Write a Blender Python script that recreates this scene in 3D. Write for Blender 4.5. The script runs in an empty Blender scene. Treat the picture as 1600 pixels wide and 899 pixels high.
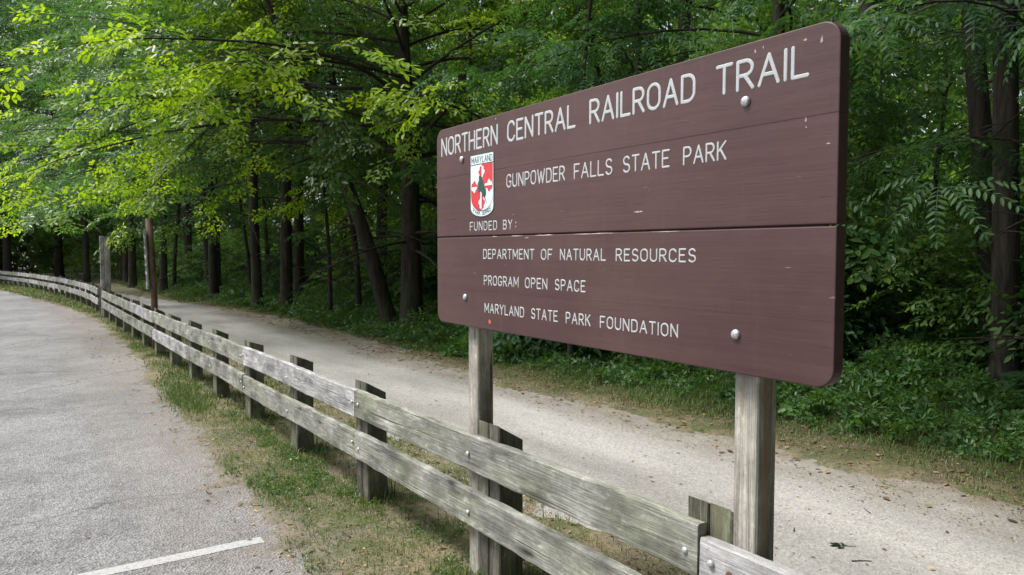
import bpy, bmesh, math, random
import numpy as np
from mathutils import Vector, Matrix
R_ = math.radians
S = bpy.context.scene
C = S.collection
rng = np.random.default_rng(7)
random.seed(7)

# ---------------------------------------------------------------- camera, world, sun, exposure
cam_d = bpy.data.cameras.new('camera')
cam = bpy.data.objects.new('camera', cam_d); C.objects.link(cam)
cam.location = (0, 0, 1.6)
cam.rotation_euler = (R_(90 - 2.85), 0, R_(-33.8))
cam_d.sensor_width = 36; cam_d.lens = 25.99
cam_d.clip_start = 0.05; cam_d.clip_end = 600
cam_d.dof.use_dof = True; cam_d.dof.focus_distance = 3.2; cam_d.dof.aperture_fstop = 9
S.camera = cam

SUN_EL, SUN_AZ = 62, -58          # azimuth from +Y towards +X
W = bpy.data.worlds.new('World'); S.world = W; W.use_nodes = True
wn = W.node_tree; wn.nodes.clear()
sky = wn.nodes.new('ShaderNodeTexSky'); sky.sky_type = 'NISHITA'; sky.sun_disc = False
sky.sun_elevation = R_(SUN_EL); sky.sun_rotation = R_(SUN_AZ); sky.dust_density = 3; sky.air_density = 1.0
hs = wn.nodes.new('ShaderNodeHueSaturation'); hs.inputs['Saturation'].default_value = 0.45
bg = wn.nodes.new('ShaderNodeBackground'); bg.inputs['Strength'].default_value = 0.14
wo = wn.nodes.new('ShaderNodeOutputWorld')
wn.links.new(sky.outputs[0], hs.inputs['Color']); wn.links.new(hs.outputs[0], bg.inputs['Color'])
wn.links.new(bg.outputs[0], wo.inputs['Surface'])
sd = bpy.data.lights.new('sun', 'SUN'); sd.energy = 2.3; sd.angle = R_(18); sd.color = (1, .965, .92)
so = bpy.data.objects.new('sun', sd); C.objects.link(so)
sv = Vector((math.sin(R_(SUN_AZ)) * math.cos(R_(SUN_EL)), math.cos(R_(SUN_AZ)) * math.cos(R_(SUN_EL)), math.sin(R_(SUN_EL))))
so.rotation_euler = sv.to_track_quat('Z', 'Y').to_euler()
S.view_settings.view_transform = 'Standard'; S.view_settings.look = 'None'
S.view_settings.exposure = 0.92; S.view_settings.gamma = 1
S.render.engine = 'CYCLES'
S.cycles.use_denoising = True
S.cycles.max_bounces = 10; S.cycles.diffuse_bounces = 5; S.cycles.glossy_bounces = 2
S.cycles.transmission_bounces = 8; S.cycles.transparent_max_bounces = 4
S.cycles.caustics_reflective = False; S.cycles.caustics_refractive = False

# ---------------------------------------------------------------- helpers
def tag(o, label=None, cat=None, group=None, kind=None):
    if label: o['label'] = label
    if cat: o['category'] = cat
    if group: o['group'] = group
    if kind: o['kind'] = kind
    return o

def empty(name, loc=(0, 0, 0), rz=0.0, scale=1.0):
    o = bpy.data.objects.new(name, None); C.objects.link(o)
    o.location = loc; o.rotation_euler = (0, 0, rz); o.scale = (scale,) * 3
    o.empty_display_size = .2
    return o

def link(name, me, parent=None, loc=(0, 0, 0)):
    o = bpy.data.objects.new(name, me); C.objects.link(o); o.location = loc
    if parent: o.parent = parent
    return o

def np_mesh(name, V, F, mat=None, var=None, smooth=False):
    """V (n,3); F (m,k) one face size, or list of such arrays; var: per face float"""
    if not isinstance(F, list): F = [F]
    F = [np.asarray(f, dtype=np.int32) for f in F if len(f)]
    V = np.asarray(V, dtype=np.float32)
    me = bpy.data.meshes.new(name)
    me.vertices.add(len(V)); me.vertices.foreach_set('co', V.ravel())
    loops = np.concatenate([f.ravel() for f in F])
    sizes = np.concatenate([np.full(len(f), f.shape[1], np.int32) for f in F])
    starts = np.concatenate([[0], np.cumsum(sizes)[:-1]]).astype(np.int32)
    me.loops.add(len(loops)); me.loops.foreach_set('vertex_index', loops)
    me.polygons.add(len(sizes)); me.polygons.foreach_set('loop_start', starts)
    if smooth: me.polygons.foreach_set('use_smooth', np.ones(len(sizes), dtype=bool))
    if var is not None:
        a = me.attributes.new('var', 'FLOAT', 'FACE'); a.data.foreach_set('value', np.asarray(var, np.float32))
    me.update(calc_edges=True)
    if mat: me.materials.append(mat)
    return me

class MB:
    """collects pieces into one mesh"""
    def __init__(s): s.v = []; s.q = []; s.t = []; s.n = 0; s.ng = []
    def add(s, V, F):
        V = np.asarray(V, float)
        for f in F:
            (s.q if len(f) == 4 else s.t if len(f) == 3 else s.ng).append([i + s.n for i in f])
        s.v.append(V); s.n += len(V)
    def box(s, x0, x1, y0, y1, z0, z1):
        V = [(x, y, z) for x in (x0, x1) for y in (y0, y1) for z in (z0, z1)]
        s.add(V, [(0, 1, 3, 2), (4, 6, 7, 5), (0, 4, 5, 1), (2, 3, 7, 6), (0, 2, 6, 4), (1, 5, 7, 3)])
    def tube(s, P, r, sides=6, cap=False):
        V, F = tube_arr(P, r, sides)
        s.add(V, [tuple(f) for f in F])
        if cap:
            n = len(P) * sides; s.ng.append([s.n - len(V) + i for i in range(sides)][::-1]); s.ng.append([s.n - sides + i for i in range(sides)])
    def build(s, name, mat, parent=None, smooth=False, bevel=0, loc=(0, 0, 0)):
        me = bpy.data.meshes.new(name)
        V = np.concatenate(s.v)
        me.from_pydata([tuple(v) for v in V], [], [tuple(f) for f in s.q + s.t + s.ng])
        bm = bmesh.new(); bm.from_mesh(me)
        bmesh.ops.recalc_face_normals(bm, faces=bm.faces)
        if bevel: bmesh.ops.bevel(bm, geom=list(bm.edges), offset=bevel, segments=2, affect='EDGES', profile=.5)
        bm.to_mesh(me); bm.free()
        if smooth:
            for p in me.polygons: p.use_smooth = True
        me.materials.append(mat)
        return link(name, me, parent, loc)

def tube_arr(P, r, sides):
    P = np.asarray(P, float); n = len(P)
    r = np.broadcast_to(np.asarray(r, float), (n,))
    T = np.gradient(P, axis=0); T /= np.linalg.norm(T, axis=1, keepdims=True) + 1e-9
    ref = np.array([0, 0, 1.]) if abs(T[:, 2]).mean() < .8 else np.array([1., 0, 0])
    A = np.cross(T, ref); A /= np.linalg.norm(A, axis=1, keepdims=True) + 1e-9
    B = np.cross(T, A)
    th = np.arange(sides) / sides * 2 * np.pi
    V = P[:, None] + r[:, None, None] * (np.cos(th)[None, :, None] * A[:, None] + np.sin(th)[None, :, None] * B[:, None])
    i = np.arange(n - 1)[:, None] * sides; j = np.arange(sides)[None]; k = (j + 1) % sides
    F = np.stack([i + j, i + k, i + sides + k, i + sides + j], -1).reshape(-1, 4)
    return V.reshape(-1, 3), F

def hash2(ix, iy, seed):
    h = (ix.astype(np.int64) * 374761393 + iy.astype(np.int64) * 668265263 + seed * 1442695041) & 0x7fffffff
    h = ((h ^ (h >> 13)) * 1274126177) & 0x7fffffff
    return ((h ^ (h >> 16)) & 0xffff) / 65535.0
def vnoise(x, y, seed=0):
    ix = np.floor(x); iy = np.floor(y); fx = x - ix; fy = y - iy
    fx = fx * fx * (3 - 2 * fx); fy = fy * fy * (3 - 2 * fy)
    a = hash2(ix, iy, seed); b = hash2(ix + 1, iy, seed); c = hash2(ix, iy + 1, seed); d = hash2(ix + 1, iy + 1, seed)
    return (a * (1 - fx) + b * fx) * (1 - fy) + (c * (1 - fx) + d * fx) * fy
def fbm(x, y, seed=0, o=4):
    s = 0; a = .5
    for k in range(o):
        s = s + a * vnoise(x, y, seed + k); x = x * 2.03; y = y * 2.03; a *= .5
    return s
def sstep(a, b, x):
    t = np.clip((x - a) / (b - a), 0, 1); return t * t * (3 - 2 * t)
def gz(y):
    return -0.0105 * (np.clip(y, 2.5, 12) - 2.5) - 0.0045 * (np.clip(y, 12, 60) - 12)

# ---------------------------------------------------------------- materials
def mat(name):
    m = bpy.data.materials.new(name); m.use_nodes = True
    nt = m.node_tree; nt.nodes.clear()
    out = nt.nodes.new('ShaderNodeOutputMaterial')
    b = nt.nodes.new('ShaderNodeBsdfPrincipled')
    nt.links.new(b.outputs[0], out.inputs[0])
    return m, nt, b, out
def N(nt, t, **kw):
    n = nt.nodes.new('ShaderNode' + t)
    for k, v in kw.items():
        if k in n.inputs: n.inputs[k].default_value = v
        else: setattr(n, k, v)
    return n
def L(nt, a, b): nt.links.new(a, b)
def ramp(nt, fac, stops, interp='LINEAR'):
    n = N(nt, 'ValToRGB'); r = n.color_ramp; r.interpolation = interp
    while len(r.elements) < len(stops): r.elements.new(.5)
    for e, (p, c) in zip(r.elements, stops):
        e.position = p; e.color = (*c, 1) if not isinstance(c, (int, float)) else (c, c, c, 1)
    L(nt, fac, n.inputs[0]); return n.outputs[0]
def mix(nt, fac, a, b, mode='MIX'):
    n = N(nt, 'Mix', data_type='RGBA', blend_type=mode)
    for s, v in ((n.inputs[0], fac), (n.inputs[6], a), (n.inputs[7], b)):
        if isinstance(v, (int, float)): s.default_value = v if s.type == 'VALUE' else (v, v, v, 1)
        elif isinstance(v, tuple): s.default_value = (*v, 1)
        else: L(nt, v, s)
    return n.outputs[2]
def noise(nt, vec, scale, detail=4, rough=.6, dist=0):
    n = N(nt, 'TexNoise', Scale=scale, Detail=detail, Roughness=rough, Distortion=dist)
    if vec is not None: L(nt, vec, n.inputs['Vector'])
    return n.outputs[0]
def objcoord(nt, scale=(1, 1, 1), rand=True):
    tc = N(nt, 'TexCoord'); mp = N(nt, 'Mapping'); mp.inputs['Scale'].default_value = scale
    L(nt, tc.outputs['Object'], mp.inputs['Vector'])
    if rand:
        oi = N(nt, 'ObjectInfo'); mul = N(nt, 'Math', operation='MULTIPLY'); mul.inputs[1].default_value = 37.
        L(nt, oi.outputs['Random'], mul.inputs[0]); cx = N(nt, 'CombineXYZ')
        for i in range(3): L(nt, mul.outputs[0], cx.inputs[i])
        L(nt, cx.outputs[0], mp.inputs['Location'])
    return mp.outputs[0]
def worldpos(nt, scale=(1, 1, 1)):
    g = N(nt, 'NewGeometry'); mp = N(nt, 'Mapping'); mp.inputs['Scale'].default_value = scale
    L(nt, g.outputs['Position'], mp.inputs['Vector']); return mp.outputs[0]
def bump(nt, b, h, strength=.5, dist=.01):
    n = N(nt, 'Bump', Strength=strength, Distance=dist); L(nt, h, n.inputs['Height']); L(nt, n.outputs[0], b.inputs['Normal'])

def simple(name, col, rough=.6, metal=0, var=.0, scale=30):
    m, nt, b, o = mat(name)
    b.inputs['Roughness'].default_value = rough; b.inputs['Metallic'].default_value = metal
    if var:
        n = noise(nt, objcoord(nt), scale)
        c = ramp(nt, n, [(.3, tuple(x * (1 - var) for x in col)), (.7, tuple(min(1, x * (1 + var)) for x in col))])
        L(nt, c, b.inputs['Base Color'])
    else: b.inputs['Base Color'].default_value = (*col, 1)
    return m

def wood(name, axis, light, mid, dark, algae, algae_amt=.5, knots=True, stain=None):
    m, nt, b, o = mat(name)
    def sc(a, c):
        v = [c, c, c]; v[axis] = a; return tuple(v)
    fib = noise(nt, objcoord(nt, sc(3.0, 110)), 1, 5, .65)               # fine fibres
    wav = noise(nt, objcoord(nt, sc(.55, 5.5)), 1, 2, .45, .5)           # growth-ring bands
    w2 = N(nt, 'Math', operation='SINE'); wm = N(nt, 'Math', operation='MULTIPLY'); wm.inputs[1].default_value = 150
    L(nt, wav, wm.inputs[0]); L(nt, wm.outputs[0], w2.inputs[0])
    crk = noise(nt, objcoord(nt, sc(.9, 38)), 1, 3, .55)
    pat = noise(nt, objcoord(nt, sc(1.8, 4)), 1, 4, .6)
    blo = noise(nt, objcoord(nt, sc(9, 16)), 1, 8, .8)
    spk = noise(nt, objcoord(nt, sc(60, 90)), 1, 3, .7)
    c = ramp(nt, fib, [(.25, tuple(.55 * x + .45 * y for x, y in zip(dark, mid))), (.5, mid), (.75, light)])
    ring = ramp(nt, w2.outputs[0], [(0.0, .66), (.8, 1.0)])
    c = mix(nt, ramp(nt, pat, [(.35, .2), (.6, .9)]), c, mix(nt, 1.0, c, ring, 'MULTIPLY'))
    c = mix(nt, ramp(nt, pat, [(.44, 0.0), (.62, algae_amt)]), c, algae)
    c = mix(nt, ramp(nt, blo, [(.50, 0.0), (.62, .75)]), c, tuple(.6 * x + .4 * y for x, y in zip(dark, mid)))      # dark lichen stains
    c = mix(nt, ramp(nt, blo, [(.33, .75), (.44, 0.0)]), c, tuple(min(1, x * 1.15) for x in light))               # pale lichen
    stn = noise(nt, objcoord(nt, sc(2.6, 7)), 1, 5, .65)
    c = mix(nt, 1.0, c, ramp(nt, stn, [(.36, .6), (.50, 1.15), (.64, 1.65)]), 'MULTIPLY')
    c = mix(nt, ramp(nt, spk, [(.62, 0.0), (.72, .5)]), c, dark)
    vk = N(nt, 'TexVoronoi', Scale=1.); L(nt, objcoord(nt, sc(2.3, 9)), vk.inputs['Vector'])
    c = mix(nt, ramp(nt, vk.outputs['Distance'], [(.06, .9), (.10, .35), (.17, 0.0)]), c, (.04, .034, .028))
    if stain: c = mix(nt, ramp(nt, noise(nt, objcoord(nt, sc(1.5, 22)), 1, 3, .5, .4), [(.34, .75), (.44, 0.0)]), c, stain)
    c = mix(nt, ramp(nt, crk, [(.27, .85), (.30, 0.0)]), c, (.025, .022, .019))
    L(nt, c, b.inputs['Base Color'])
    b.inputs['Roughness'].default_value = .85; b.inputs['Specular IOR Level'].default_value = .25
    h = mix(nt, .5, fib, ramp(nt, crk, [(.29, 0.0), (.38, 1.0)]))
    bump(nt, b, h, 1.0, .009)
    return m

M = {}
M['rail'] = wood('weathered_rail_wood', 1, (.38, .378, .35), (.235, .235, .21), (.075, .075, .065), (.165, .18, .115), .6)
M['rail_pale'] = wood('pale_rail_wood', 1, (.47, .46, .465), (.32, .314, .314), (.10, .097, .097), (.21, .215, .18), .3)
M['post'] = wood('weathered_post_wood', 2, (.24, .235, .195), (.13, .125, .098), (.038, .035, .027), (.11, .122, .06), .65)
M['sign_post'] = wood('grey_sign_post_wood', 2, (.50, .475, .43), (.33, .31, .275), (.10, .092, .08), (.24, .22, .165), .25, stain=(.36, .24, .14))
M['brown_post'] = wood('brown_post_wood', 2, (.20, .12, .08), (.12, .07, .05), (.05, .03, .025), (.14, .11, .09), .3)
M['bolt'] = simple('galvanised_bolt', (.48, .49, .51), .5, .45, .4, 120)
M['rust'] = simple('rusty_bolt_head', (.12, .055, .04), .8, .2, .3, 80)
M['white'] = simple('white_letter_paint', (.47, .495, .505), .55, 0, .10, 70)
M['dark_paint'] = simple('dark_marks', (.03, .035, .04), .6)
M['enamel_white'] = simple('emblem_white', (.70, .77, .80), .35, 0, .05, 40)
M['enamel_red'] = simple('emblem_red', (.62, .035, .045), .35, 0, .08, 40)
M['enamel_green'] = simple('emblem_green', (.008, .075, .055), .4)
M['sticker'] = simple('orange_tag', (.62, .16, .08), .6, 0, .3, 150)
M['chip'] = simple('bare_wood_chip', (.50, .42, .38), .9, 0, .2, 60)

def sign_paint():
    m, nt, b, o = mat('brown_sign_paint')
    oc = objcoord(nt, (1, 1.2, 30), False)
    g = noise(nt, oc, 1, 5, .6)
    p = noise(nt, objcoord(nt, (1, 1.2, 2), False), 1.6, 4, .6)
    c = ramp(nt, p, [(.3, (.064, .028, .026)), (.7, (.085, .040, .037))])
    c = mix(nt, .24, c, ramp(nt, g, [(.3, (.05, .024, .023)), (.7, (.11, .056, .054))]))
    s = noise(nt, objcoord(nt, (40, 9, 60), False), 1, 3, .6)
    c = mix(nt, ramp(nt, s, [(.715, 0.0), (.75, .55)]), c, (.36, .29, .27))
    k = noise(nt, objcoord(nt, (20, 5, 110), False), 1, 2, .5)
    c = mix(nt, ramp(nt, k, [(.25, .7), (.29, 0.0)]), c, (.018, .008, .008))
    fd = noise(nt, objcoord(nt, (1, .9, 1.4), False), 1.3, 6, .7)
    c = mix(nt, ramp(nt, fd, [(.46, 0.0), (.72, .55)]), c, (.125, .068, .062))
    rn = noise(nt, objcoord(nt, (1, 26, 1.1), False), 1, 4, .65)
    c = mix(nt, ramp(nt, rn, [(.60, 0.0), (.78, .22)]), c, (.16, .105, .095))
    c = mix(nt, ramp(nt, rn, [(.24, .3), (.38, 0.0)]), c, (.045, .020, .019))
    L(nt, c, b.inputs['Base Color']); b.inputs['Roughness'].default_value = .52
    L(nt, ramp(nt, p, [(.3, .42), (.7, .6)]), b.inputs['Roughness'])
    b.inputs['Specular IOR Level'].default_value = .45
    bump(nt, b, g, .28, .005)
    return m
M['sign'] = sign_paint()

def road_mat():
    m, nt, b, o = mat('worn_asphalt')
    w = worldpos(nt)
    v = N(nt, 'TexVoronoi', Scale=80.); L(nt, w, v.inputs['Vector'])
    sp = noise(nt, w, 170, 2, .6)
    c = ramp(nt, v.outputs['Color'], [(.08, (.085, .085, .088)), (.4, (.235, .233, .238)), (.92, (.47, .465, .463))])
    c = mix(nt, .35, c, ramp(nt, sp, [(.3, (.12, .12, .122)), (.7, (.38, .375, .376))]))
    big = noise(nt, w, .45, 5, .6); c = mix(nt, 1.0, c, ramp(nt, big, [(.28, .62), (.50, .85), (.68, 1.0)]), 'MULTIPLY')
    st = noise(nt, worldpos(nt, (1, .35, 1)), 1.3, 5, .65); c = mix(nt, ramp(nt, st, [(.58, 0.0), (.72, .5)]), c, (.17, .15, .13))
    mo = noise(nt, w, 2.6, 7, .72); c = mix(nt, 1.0, c, ramp(nt, mo, [(.36, .74), (.55, 1.0)]), 'MULTIPLY')
    dw = N(nt, 'VectorMath', operation='MULTIPLY_ADD'); nn = N(nt, 'TexNoise', Scale=1.7, Detail=5.); L(nt, w, nn.inputs['Vector'])
    L(nt, nn.outputs['Color'], dw.inputs[0]); dw.inputs[1].default_value = (.9, .9, 0); L(nt, w, dw.inputs[2])
    cv = N(nt, 'TexVoronoi', feature='DISTANCE_TO_EDGE', Scale=.30); L(nt, dw.outputs[0], cv.inputs['Vector'])
    c = mix(nt, ramp(nt, cv.outputs['Distance'], [(.0, .7), (.006, .0)]), c, (.06, .055, .05))
    # leaf dust and dirt near the verge
    sx = N(nt, 'SeparateXYZ'); L(nt, w, sx.inputs[0])
    L1 = N(nt, 'MapRange'); L1.inputs[1].default_value = .35; L1.inputs[2].default_value = 1.5; L(nt, sx.outputs[0], L1.inputs[0])
    e = noise(nt, w, 3.2, 5, .7)
    ee = N(nt, 'Math', operation='MULTIPLY'); L(nt, L1.outputs[0], ee.inputs[0]); L(nt, ramp(nt, e, [(.30, 0.0), (.58, 1.0)]), ee.inputs[1])
    c = mix(nt, ee.outputs[0], c, ramp(nt, sp, [(.3, (.13, .11, .09)), (.7, (.31, .28, .245))]))
    L(nt, c, b.inputs['Base Color']); b.inputs['Roughness'].default_value = .85
    b.inputs['Specular IOR Level'].default_value = .3
    bump(nt, b, v.outputs['Distance'], 1.0, .009)
    return m
M['road'] = road_mat()

def trail_mat():
    m, nt, b, o = mat('crushed_limestone')
    w = worldpos(nt)
    v = N(nt, 'TexVoronoi', Scale=60.); L(nt, w, v.inputs['Vector'])
    c = ramp(nt, v.outputs['Color'], [(0, (.21, .203, .188)), (.5, (.38, .368, .345)), (1, (.55, .535, .505))])
    f = noise(nt, w, 120, 3, .7); c = mix(nt, .55, c, ramp(nt, f, [(.3, (.25, .242, .222)), (.68, (.49, .475, .448))]))
    big = noise(nt, worldpos(nt, (1.2, .3, 1)), 1.1, 6, .65)
    c = mix(nt, 1.0, c, ramp(nt, big, [(.3, .64), (.62, .94)]), 'MULTIPLY')
    s = noise(nt, worldpos(nt, (1, .6, 1)), 9, 5, .75); c = mix(nt, ramp(nt, s, [(.62, 0.0), (.74, .5)]), c, (.20, .18, .145))
    sx = N(nt, 'SeparateXYZ'); L(nt, w, sx.inputs[0])
    tr = N(nt, 'MapRange'); tr.inputs[1].default_value = 2.6; tr.inputs[2].default_value = 5.2
    ad = N(nt, 'Math', operation='MULTIPLY_ADD'); L(nt, noise(nt, worldpos(nt, (.6, .5, 1)), 1.2, 4, .6), ad.inputs[0]); ad.inputs[1].default_value = .9; L(nt, sx.outputs[0], ad.inputs[2])
    sb = N(nt, 'Math', operation='SUBTRACT'); L(nt, ad.outputs[0], sb.inputs[0]); sb.inputs[1].default_value = .45; L(nt, sb.outputs[0], tr.inputs[0])
    c = mix(nt, 1.0, c, ramp(nt, tr.outputs[0], [(0.0, .88), (.22, .95), (.36, .89), (.52, 1.07), (.68, 1.03), (.8, .92), (1.0, .85)]), 'MULTIPLY')
    # brown debris band towards the wood edge
    mr = N(nt, 'MapRange'); mr.inputs[1].default_value = 4.35; mr.inputs[2].default_value = 5.2; L(nt, sx.outputs[0], mr.inputs[0])
    e = noise(nt, w, 2.6, 5, .7); ml = N(nt, 'Math', operation='MULTIPLY'); L(nt, mr.outputs[0], ml.inputs[0]); L(nt, ramp(nt, e, [(.3, .15), (.6, 1.0)]), ml.inputs[1])
    c = mix(nt, ml.outputs[0], c, (.17, .14, .095))
    L(nt, c, b.inputs['Base Color']); b.inputs['Roughness'].default_value = .95
    b.inputs['Specular IOR Level'].default_value = .15
    h = mix(nt, .5, v.outputs['Distance'], f); bump(nt, b, h, .7, .01)
    return m
M['trail'] = trail_mat()

def ground_mat():
    m, nt, b, o = mat('verge_soil')
    w = worldpos(nt)
    a = noise(nt, w, 2.2, 6, .7); f = noise(nt, w, 38, 4, .75); st = noise(nt, worldpos(nt, (22, 9, 1)), 3, 4, .7)
    dirt = ramp(nt, f, [(.3, (.085, .07, .055)), (.6, (.20, .172, .14)), (.8, (.30, .265, .225))])
    straw = ramp(nt, st, [(.3, (.13, .105, .07)), (.55, (.25, .205, .135)), (.75, (.38, .32, .22))])
    moss = ramp(nt, f, [(.3, (.035, .055, .018)), (.7, (.10, .14, .045))])
    c = mix(nt, ramp(nt, a, [(.40, 0.0), (.56, 1.0)]), dirt, straw)
    c = mix(nt, ramp(nt, noise(nt, w, 1.7, 6, .75), [(.43, 0.0), (.58, .75)]), c, moss)
    re = N(nt, 'MapRange'); re.inputs[1].default_value = 1.55; re.inputs[2].default_value = 1.12
    sx0 = N(nt, 'SeparateXYZ'); L(nt, w, sx0.inputs[0]); L(nt, sx0.outputs[0], re.inputs[0])
    rm = N(nt, 'Math', operation='MULTIPLY'); L(nt, re.outputs[0], rm.inputs[0]); L(nt, ramp(nt, a, [(.3, .45), (.55, 1.0)]), rm.inputs[1])
    c = mix(nt, rm.outputs[0], c, ramp(nt, f, [(.3, (.12, .10, .08)), (.55, (.215, .19, .16)), (.8, (.29, .265, .235))]))
    # the wood floor beyond the trail: brown leaf mould
    sx = N(nt, 'SeparateXYZ'); L(nt, w, sx.inputs[0])
    mr = N(nt, 'MapRange'); mr.inputs[1].default_value = 4.9; mr.inputs[2].default_value = 6.2; L(nt, sx.outputs[0], mr.inputs[0])
    mould = ramp(nt, f, [(.3, (.028, .022, .014)), (.6, (.075, .055, .03)), (.8, (.15, .11, .06))])
    mould = mix(nt, ramp(nt, a, [(.42, 0.0), (.6, .8)]), mould, (.035, .055, .018))
    c = mix(nt, mr.outputs[0], c, mould)
    L(nt, c, b.inputs['Base Color']); b.inputs['Roughness'].default_value = .95; b.inputs['Specular IOR Level'].default_value = .1
    bump(nt, b, f, .8, .02)
    return m
M['ground'] = ground_mat()

def leaf_mat(name, stops, transl=.42, rough=.42, tint=(1.25, 1.15, .35), objvar=.25, spec=.4):
    m, nt, b, o = mat(name)
    at = N(nt, 'Attribute'); at.attribute_name = 'var'
    oi = N(nt, 'ObjectInfo')
    c = ramp(nt, at.outputs['Fac'], stops)
    if objvar:
        mr = N(nt, 'MapRange'); mr.inputs[3].default_value = 1 - objvar; mr.inputs[4].default_value = 1 + objvar
        L(nt, oi.outputs['Random'], mr.inputs[0])
        cc = N(nt, 'CombineColor')
        for i in range(3): L(nt, mr.outputs[0], cc.inputs[i])
        c = mix(nt, 1.0, c, cc.outputs[0], 'MULTIPLY')
    L(nt, c, b.inputs['Base Color']); b.inputs['Roughness'].default_value = rough
    b.inputs['Specular IOR Level'].default_value = spec
    tr = N(nt, 'BsdfTranslucent'); L(nt, mix(nt, 1.0, c, tint, 'MULTIPLY'), tr.inputs['Color'])
    ms = N(nt, 'MixShader'); ms.inputs[0].default_value = transl
    L(nt, b.outputs[0], ms.inputs[1]); L(nt, tr.outputs[0], ms.inputs[2]); L(nt, ms.outputs[0], o.inputs[0])
    return m
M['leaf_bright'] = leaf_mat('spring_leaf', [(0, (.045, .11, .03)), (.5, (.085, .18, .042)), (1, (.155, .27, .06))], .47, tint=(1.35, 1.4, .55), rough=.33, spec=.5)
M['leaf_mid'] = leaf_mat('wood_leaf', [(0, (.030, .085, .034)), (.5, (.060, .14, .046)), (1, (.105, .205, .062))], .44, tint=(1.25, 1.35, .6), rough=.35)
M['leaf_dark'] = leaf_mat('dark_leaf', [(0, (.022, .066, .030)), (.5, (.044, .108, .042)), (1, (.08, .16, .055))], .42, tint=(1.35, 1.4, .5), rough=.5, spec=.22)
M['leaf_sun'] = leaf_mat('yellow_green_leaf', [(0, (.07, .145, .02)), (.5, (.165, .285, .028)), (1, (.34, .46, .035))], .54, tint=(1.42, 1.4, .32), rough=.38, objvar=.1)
M['leaf_far'] = leaf_mat('far_leaf', [(0, (.07, .16, .045)), (.5, (.125, .25, .068)), (1, (.20, .34, .09))], .48, tint=(1.4, 1.35, .5), rough=.5)
M['weed'] = leaf_mat('weed_leaf', [(0, (.040, .10, .036)), (.55, (.075, .17, .052)), (1, (.13, .25, .066))], .4, objvar=0)
M['grass'] = leaf_mat('grass_blade', [(0, (.34, .28, .18)), (.3, (.25, .22, .12)), (.42, (.10, .15, .05)), (.75, (.09, .148, .043)), (1, (.15, .215, .06))], .35, .5, (1.2, 1.2, .5), 0)
M['litter'] = leaf_mat('fallen_leaf', [(0, (.09, .06, .035)), (.5, (.23, .16, .09)), (.88, (.36, .26, .13)), (1, (.52, .36, .10))], .2, .6, (1, .9, .6), 0)

def bark_mat(name, a, c):
    m, nt, b, o = mat(name)
    n = noise(nt, objcoord(nt, (14, 14, 2.2)), 1, 5, .7, .5)
    p = noise(nt, objcoord(nt, (1.2, 1.2, .6)), 1, 3, .6)
    col = ramp(nt, n, [(.33, a), (.62, c), (.8, tuple(min(1, x * 1.5) for x in c))])
    col = mix(nt, ramp(nt, p, [(.5, 0.0), (.7, .5)]), col, (.06, .075, .04))
    L(nt, col, b.inputs['Base Color']); b.inputs['Roughness'].default_value = .9; b.inputs['Specular IOR Level'].default_value = .15
    bump(nt, b, n, 1, .03); return m
M['bark'] = bark_mat('dark_bark', (.014, .011, .009), (.05, .041, .034))
M['bark_grey'] = bark_mat('grey_bark', (.018, .015, .013), (.062, .053, .045))

# ---------------------------------------------------------------- ground, road, trail
def curve(xs_, ys_):
    g = np.linspace(-60, 120, 721); v = np.interp(g, xs_, ys_); k = np.ones(13) / 13
    v = np.convolve(np.pad(v, 6, mode='edge'), k, 'valid')
    return lambda y: np.interp(y, g, v)
trail_l = curve([6, 14, 20, 26, 31, 38, 45, 60, 90], [2.78, 3.2, 3.1, 2.6, 2.2, 1.5, .7, -2.5, -16])
trail_r = curve([8, 14.5, 21, 26, 31, 38, 45, 60, 90], [4.95, 5.6, 5.5, 4.75, 3.95, 3.1, 2.2, -1, -14])
road_e = curve([6, 13, 20, 25, 31, 41, 52, 60, 70], [1.13, 1.5, 1.6, 1.35, .62, -.7, -2.8, -5.5, -11])

def grid_mesh(name, xs, ys, zf, m):
    X, Y = np.meshgrid(xs, ys); Z = zf(X, Y)
    V = np.stack([X, Y, Z], -1).reshape(-1, 3); nx = len(xs)
    i = np.arange(len(ys) - 1)[:, None] * nx + np.arange(nx - 1)[None]
    F = np.stack([i, i + 1, i + nx + 1, i + nx], -1).reshape(-1, 4)
    return np_mesh(name, V, F, m, smooth=True)

def ground_h(X, Y):
    e1 = (fbm(X * 2.2, Y * 2.2, 3) - .47) * .35 + (fbm(X * 9, Y * 9, 5) - .47) * .3 + (vnoise(X * 27, Y * 23, 6) - .5) * .12
    e2 = (fbm(X * 1.6 + 40, Y * 1.3, 8) - .47) * .8 + (fbm(X * 8, Y * 8, 9) - .47) * .35 + (vnoise(X * 25, Y * 21, 7) - .5) * .14
    on_road = 1 - sstep(-.10, .14, X - road_e(Y) + e1)
    on_trail = sstep(-.14, .16, X - trail_l(Y) + e2) * (1 - sstep(-.2, .25, X - trail_r(Y) + e2))
    hb = .012 + .03 * (fbm(X * 3, Y * 3, 12) - .3) + .02 * (fbm(X * 14, Y * 14, 13) - .4)
    far = sstep(5.2, 8, X); hb = hb + far * (.10 * (fbm(X * .7, Y * .7, 15) - .3) + .03 * np.clip(X - 6, 0, 40))
    z = hb * (1 - on_road) * (1 - on_trail) - .03 * np.maximum(on_road, on_trail)
    return z + gz(Y)

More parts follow.
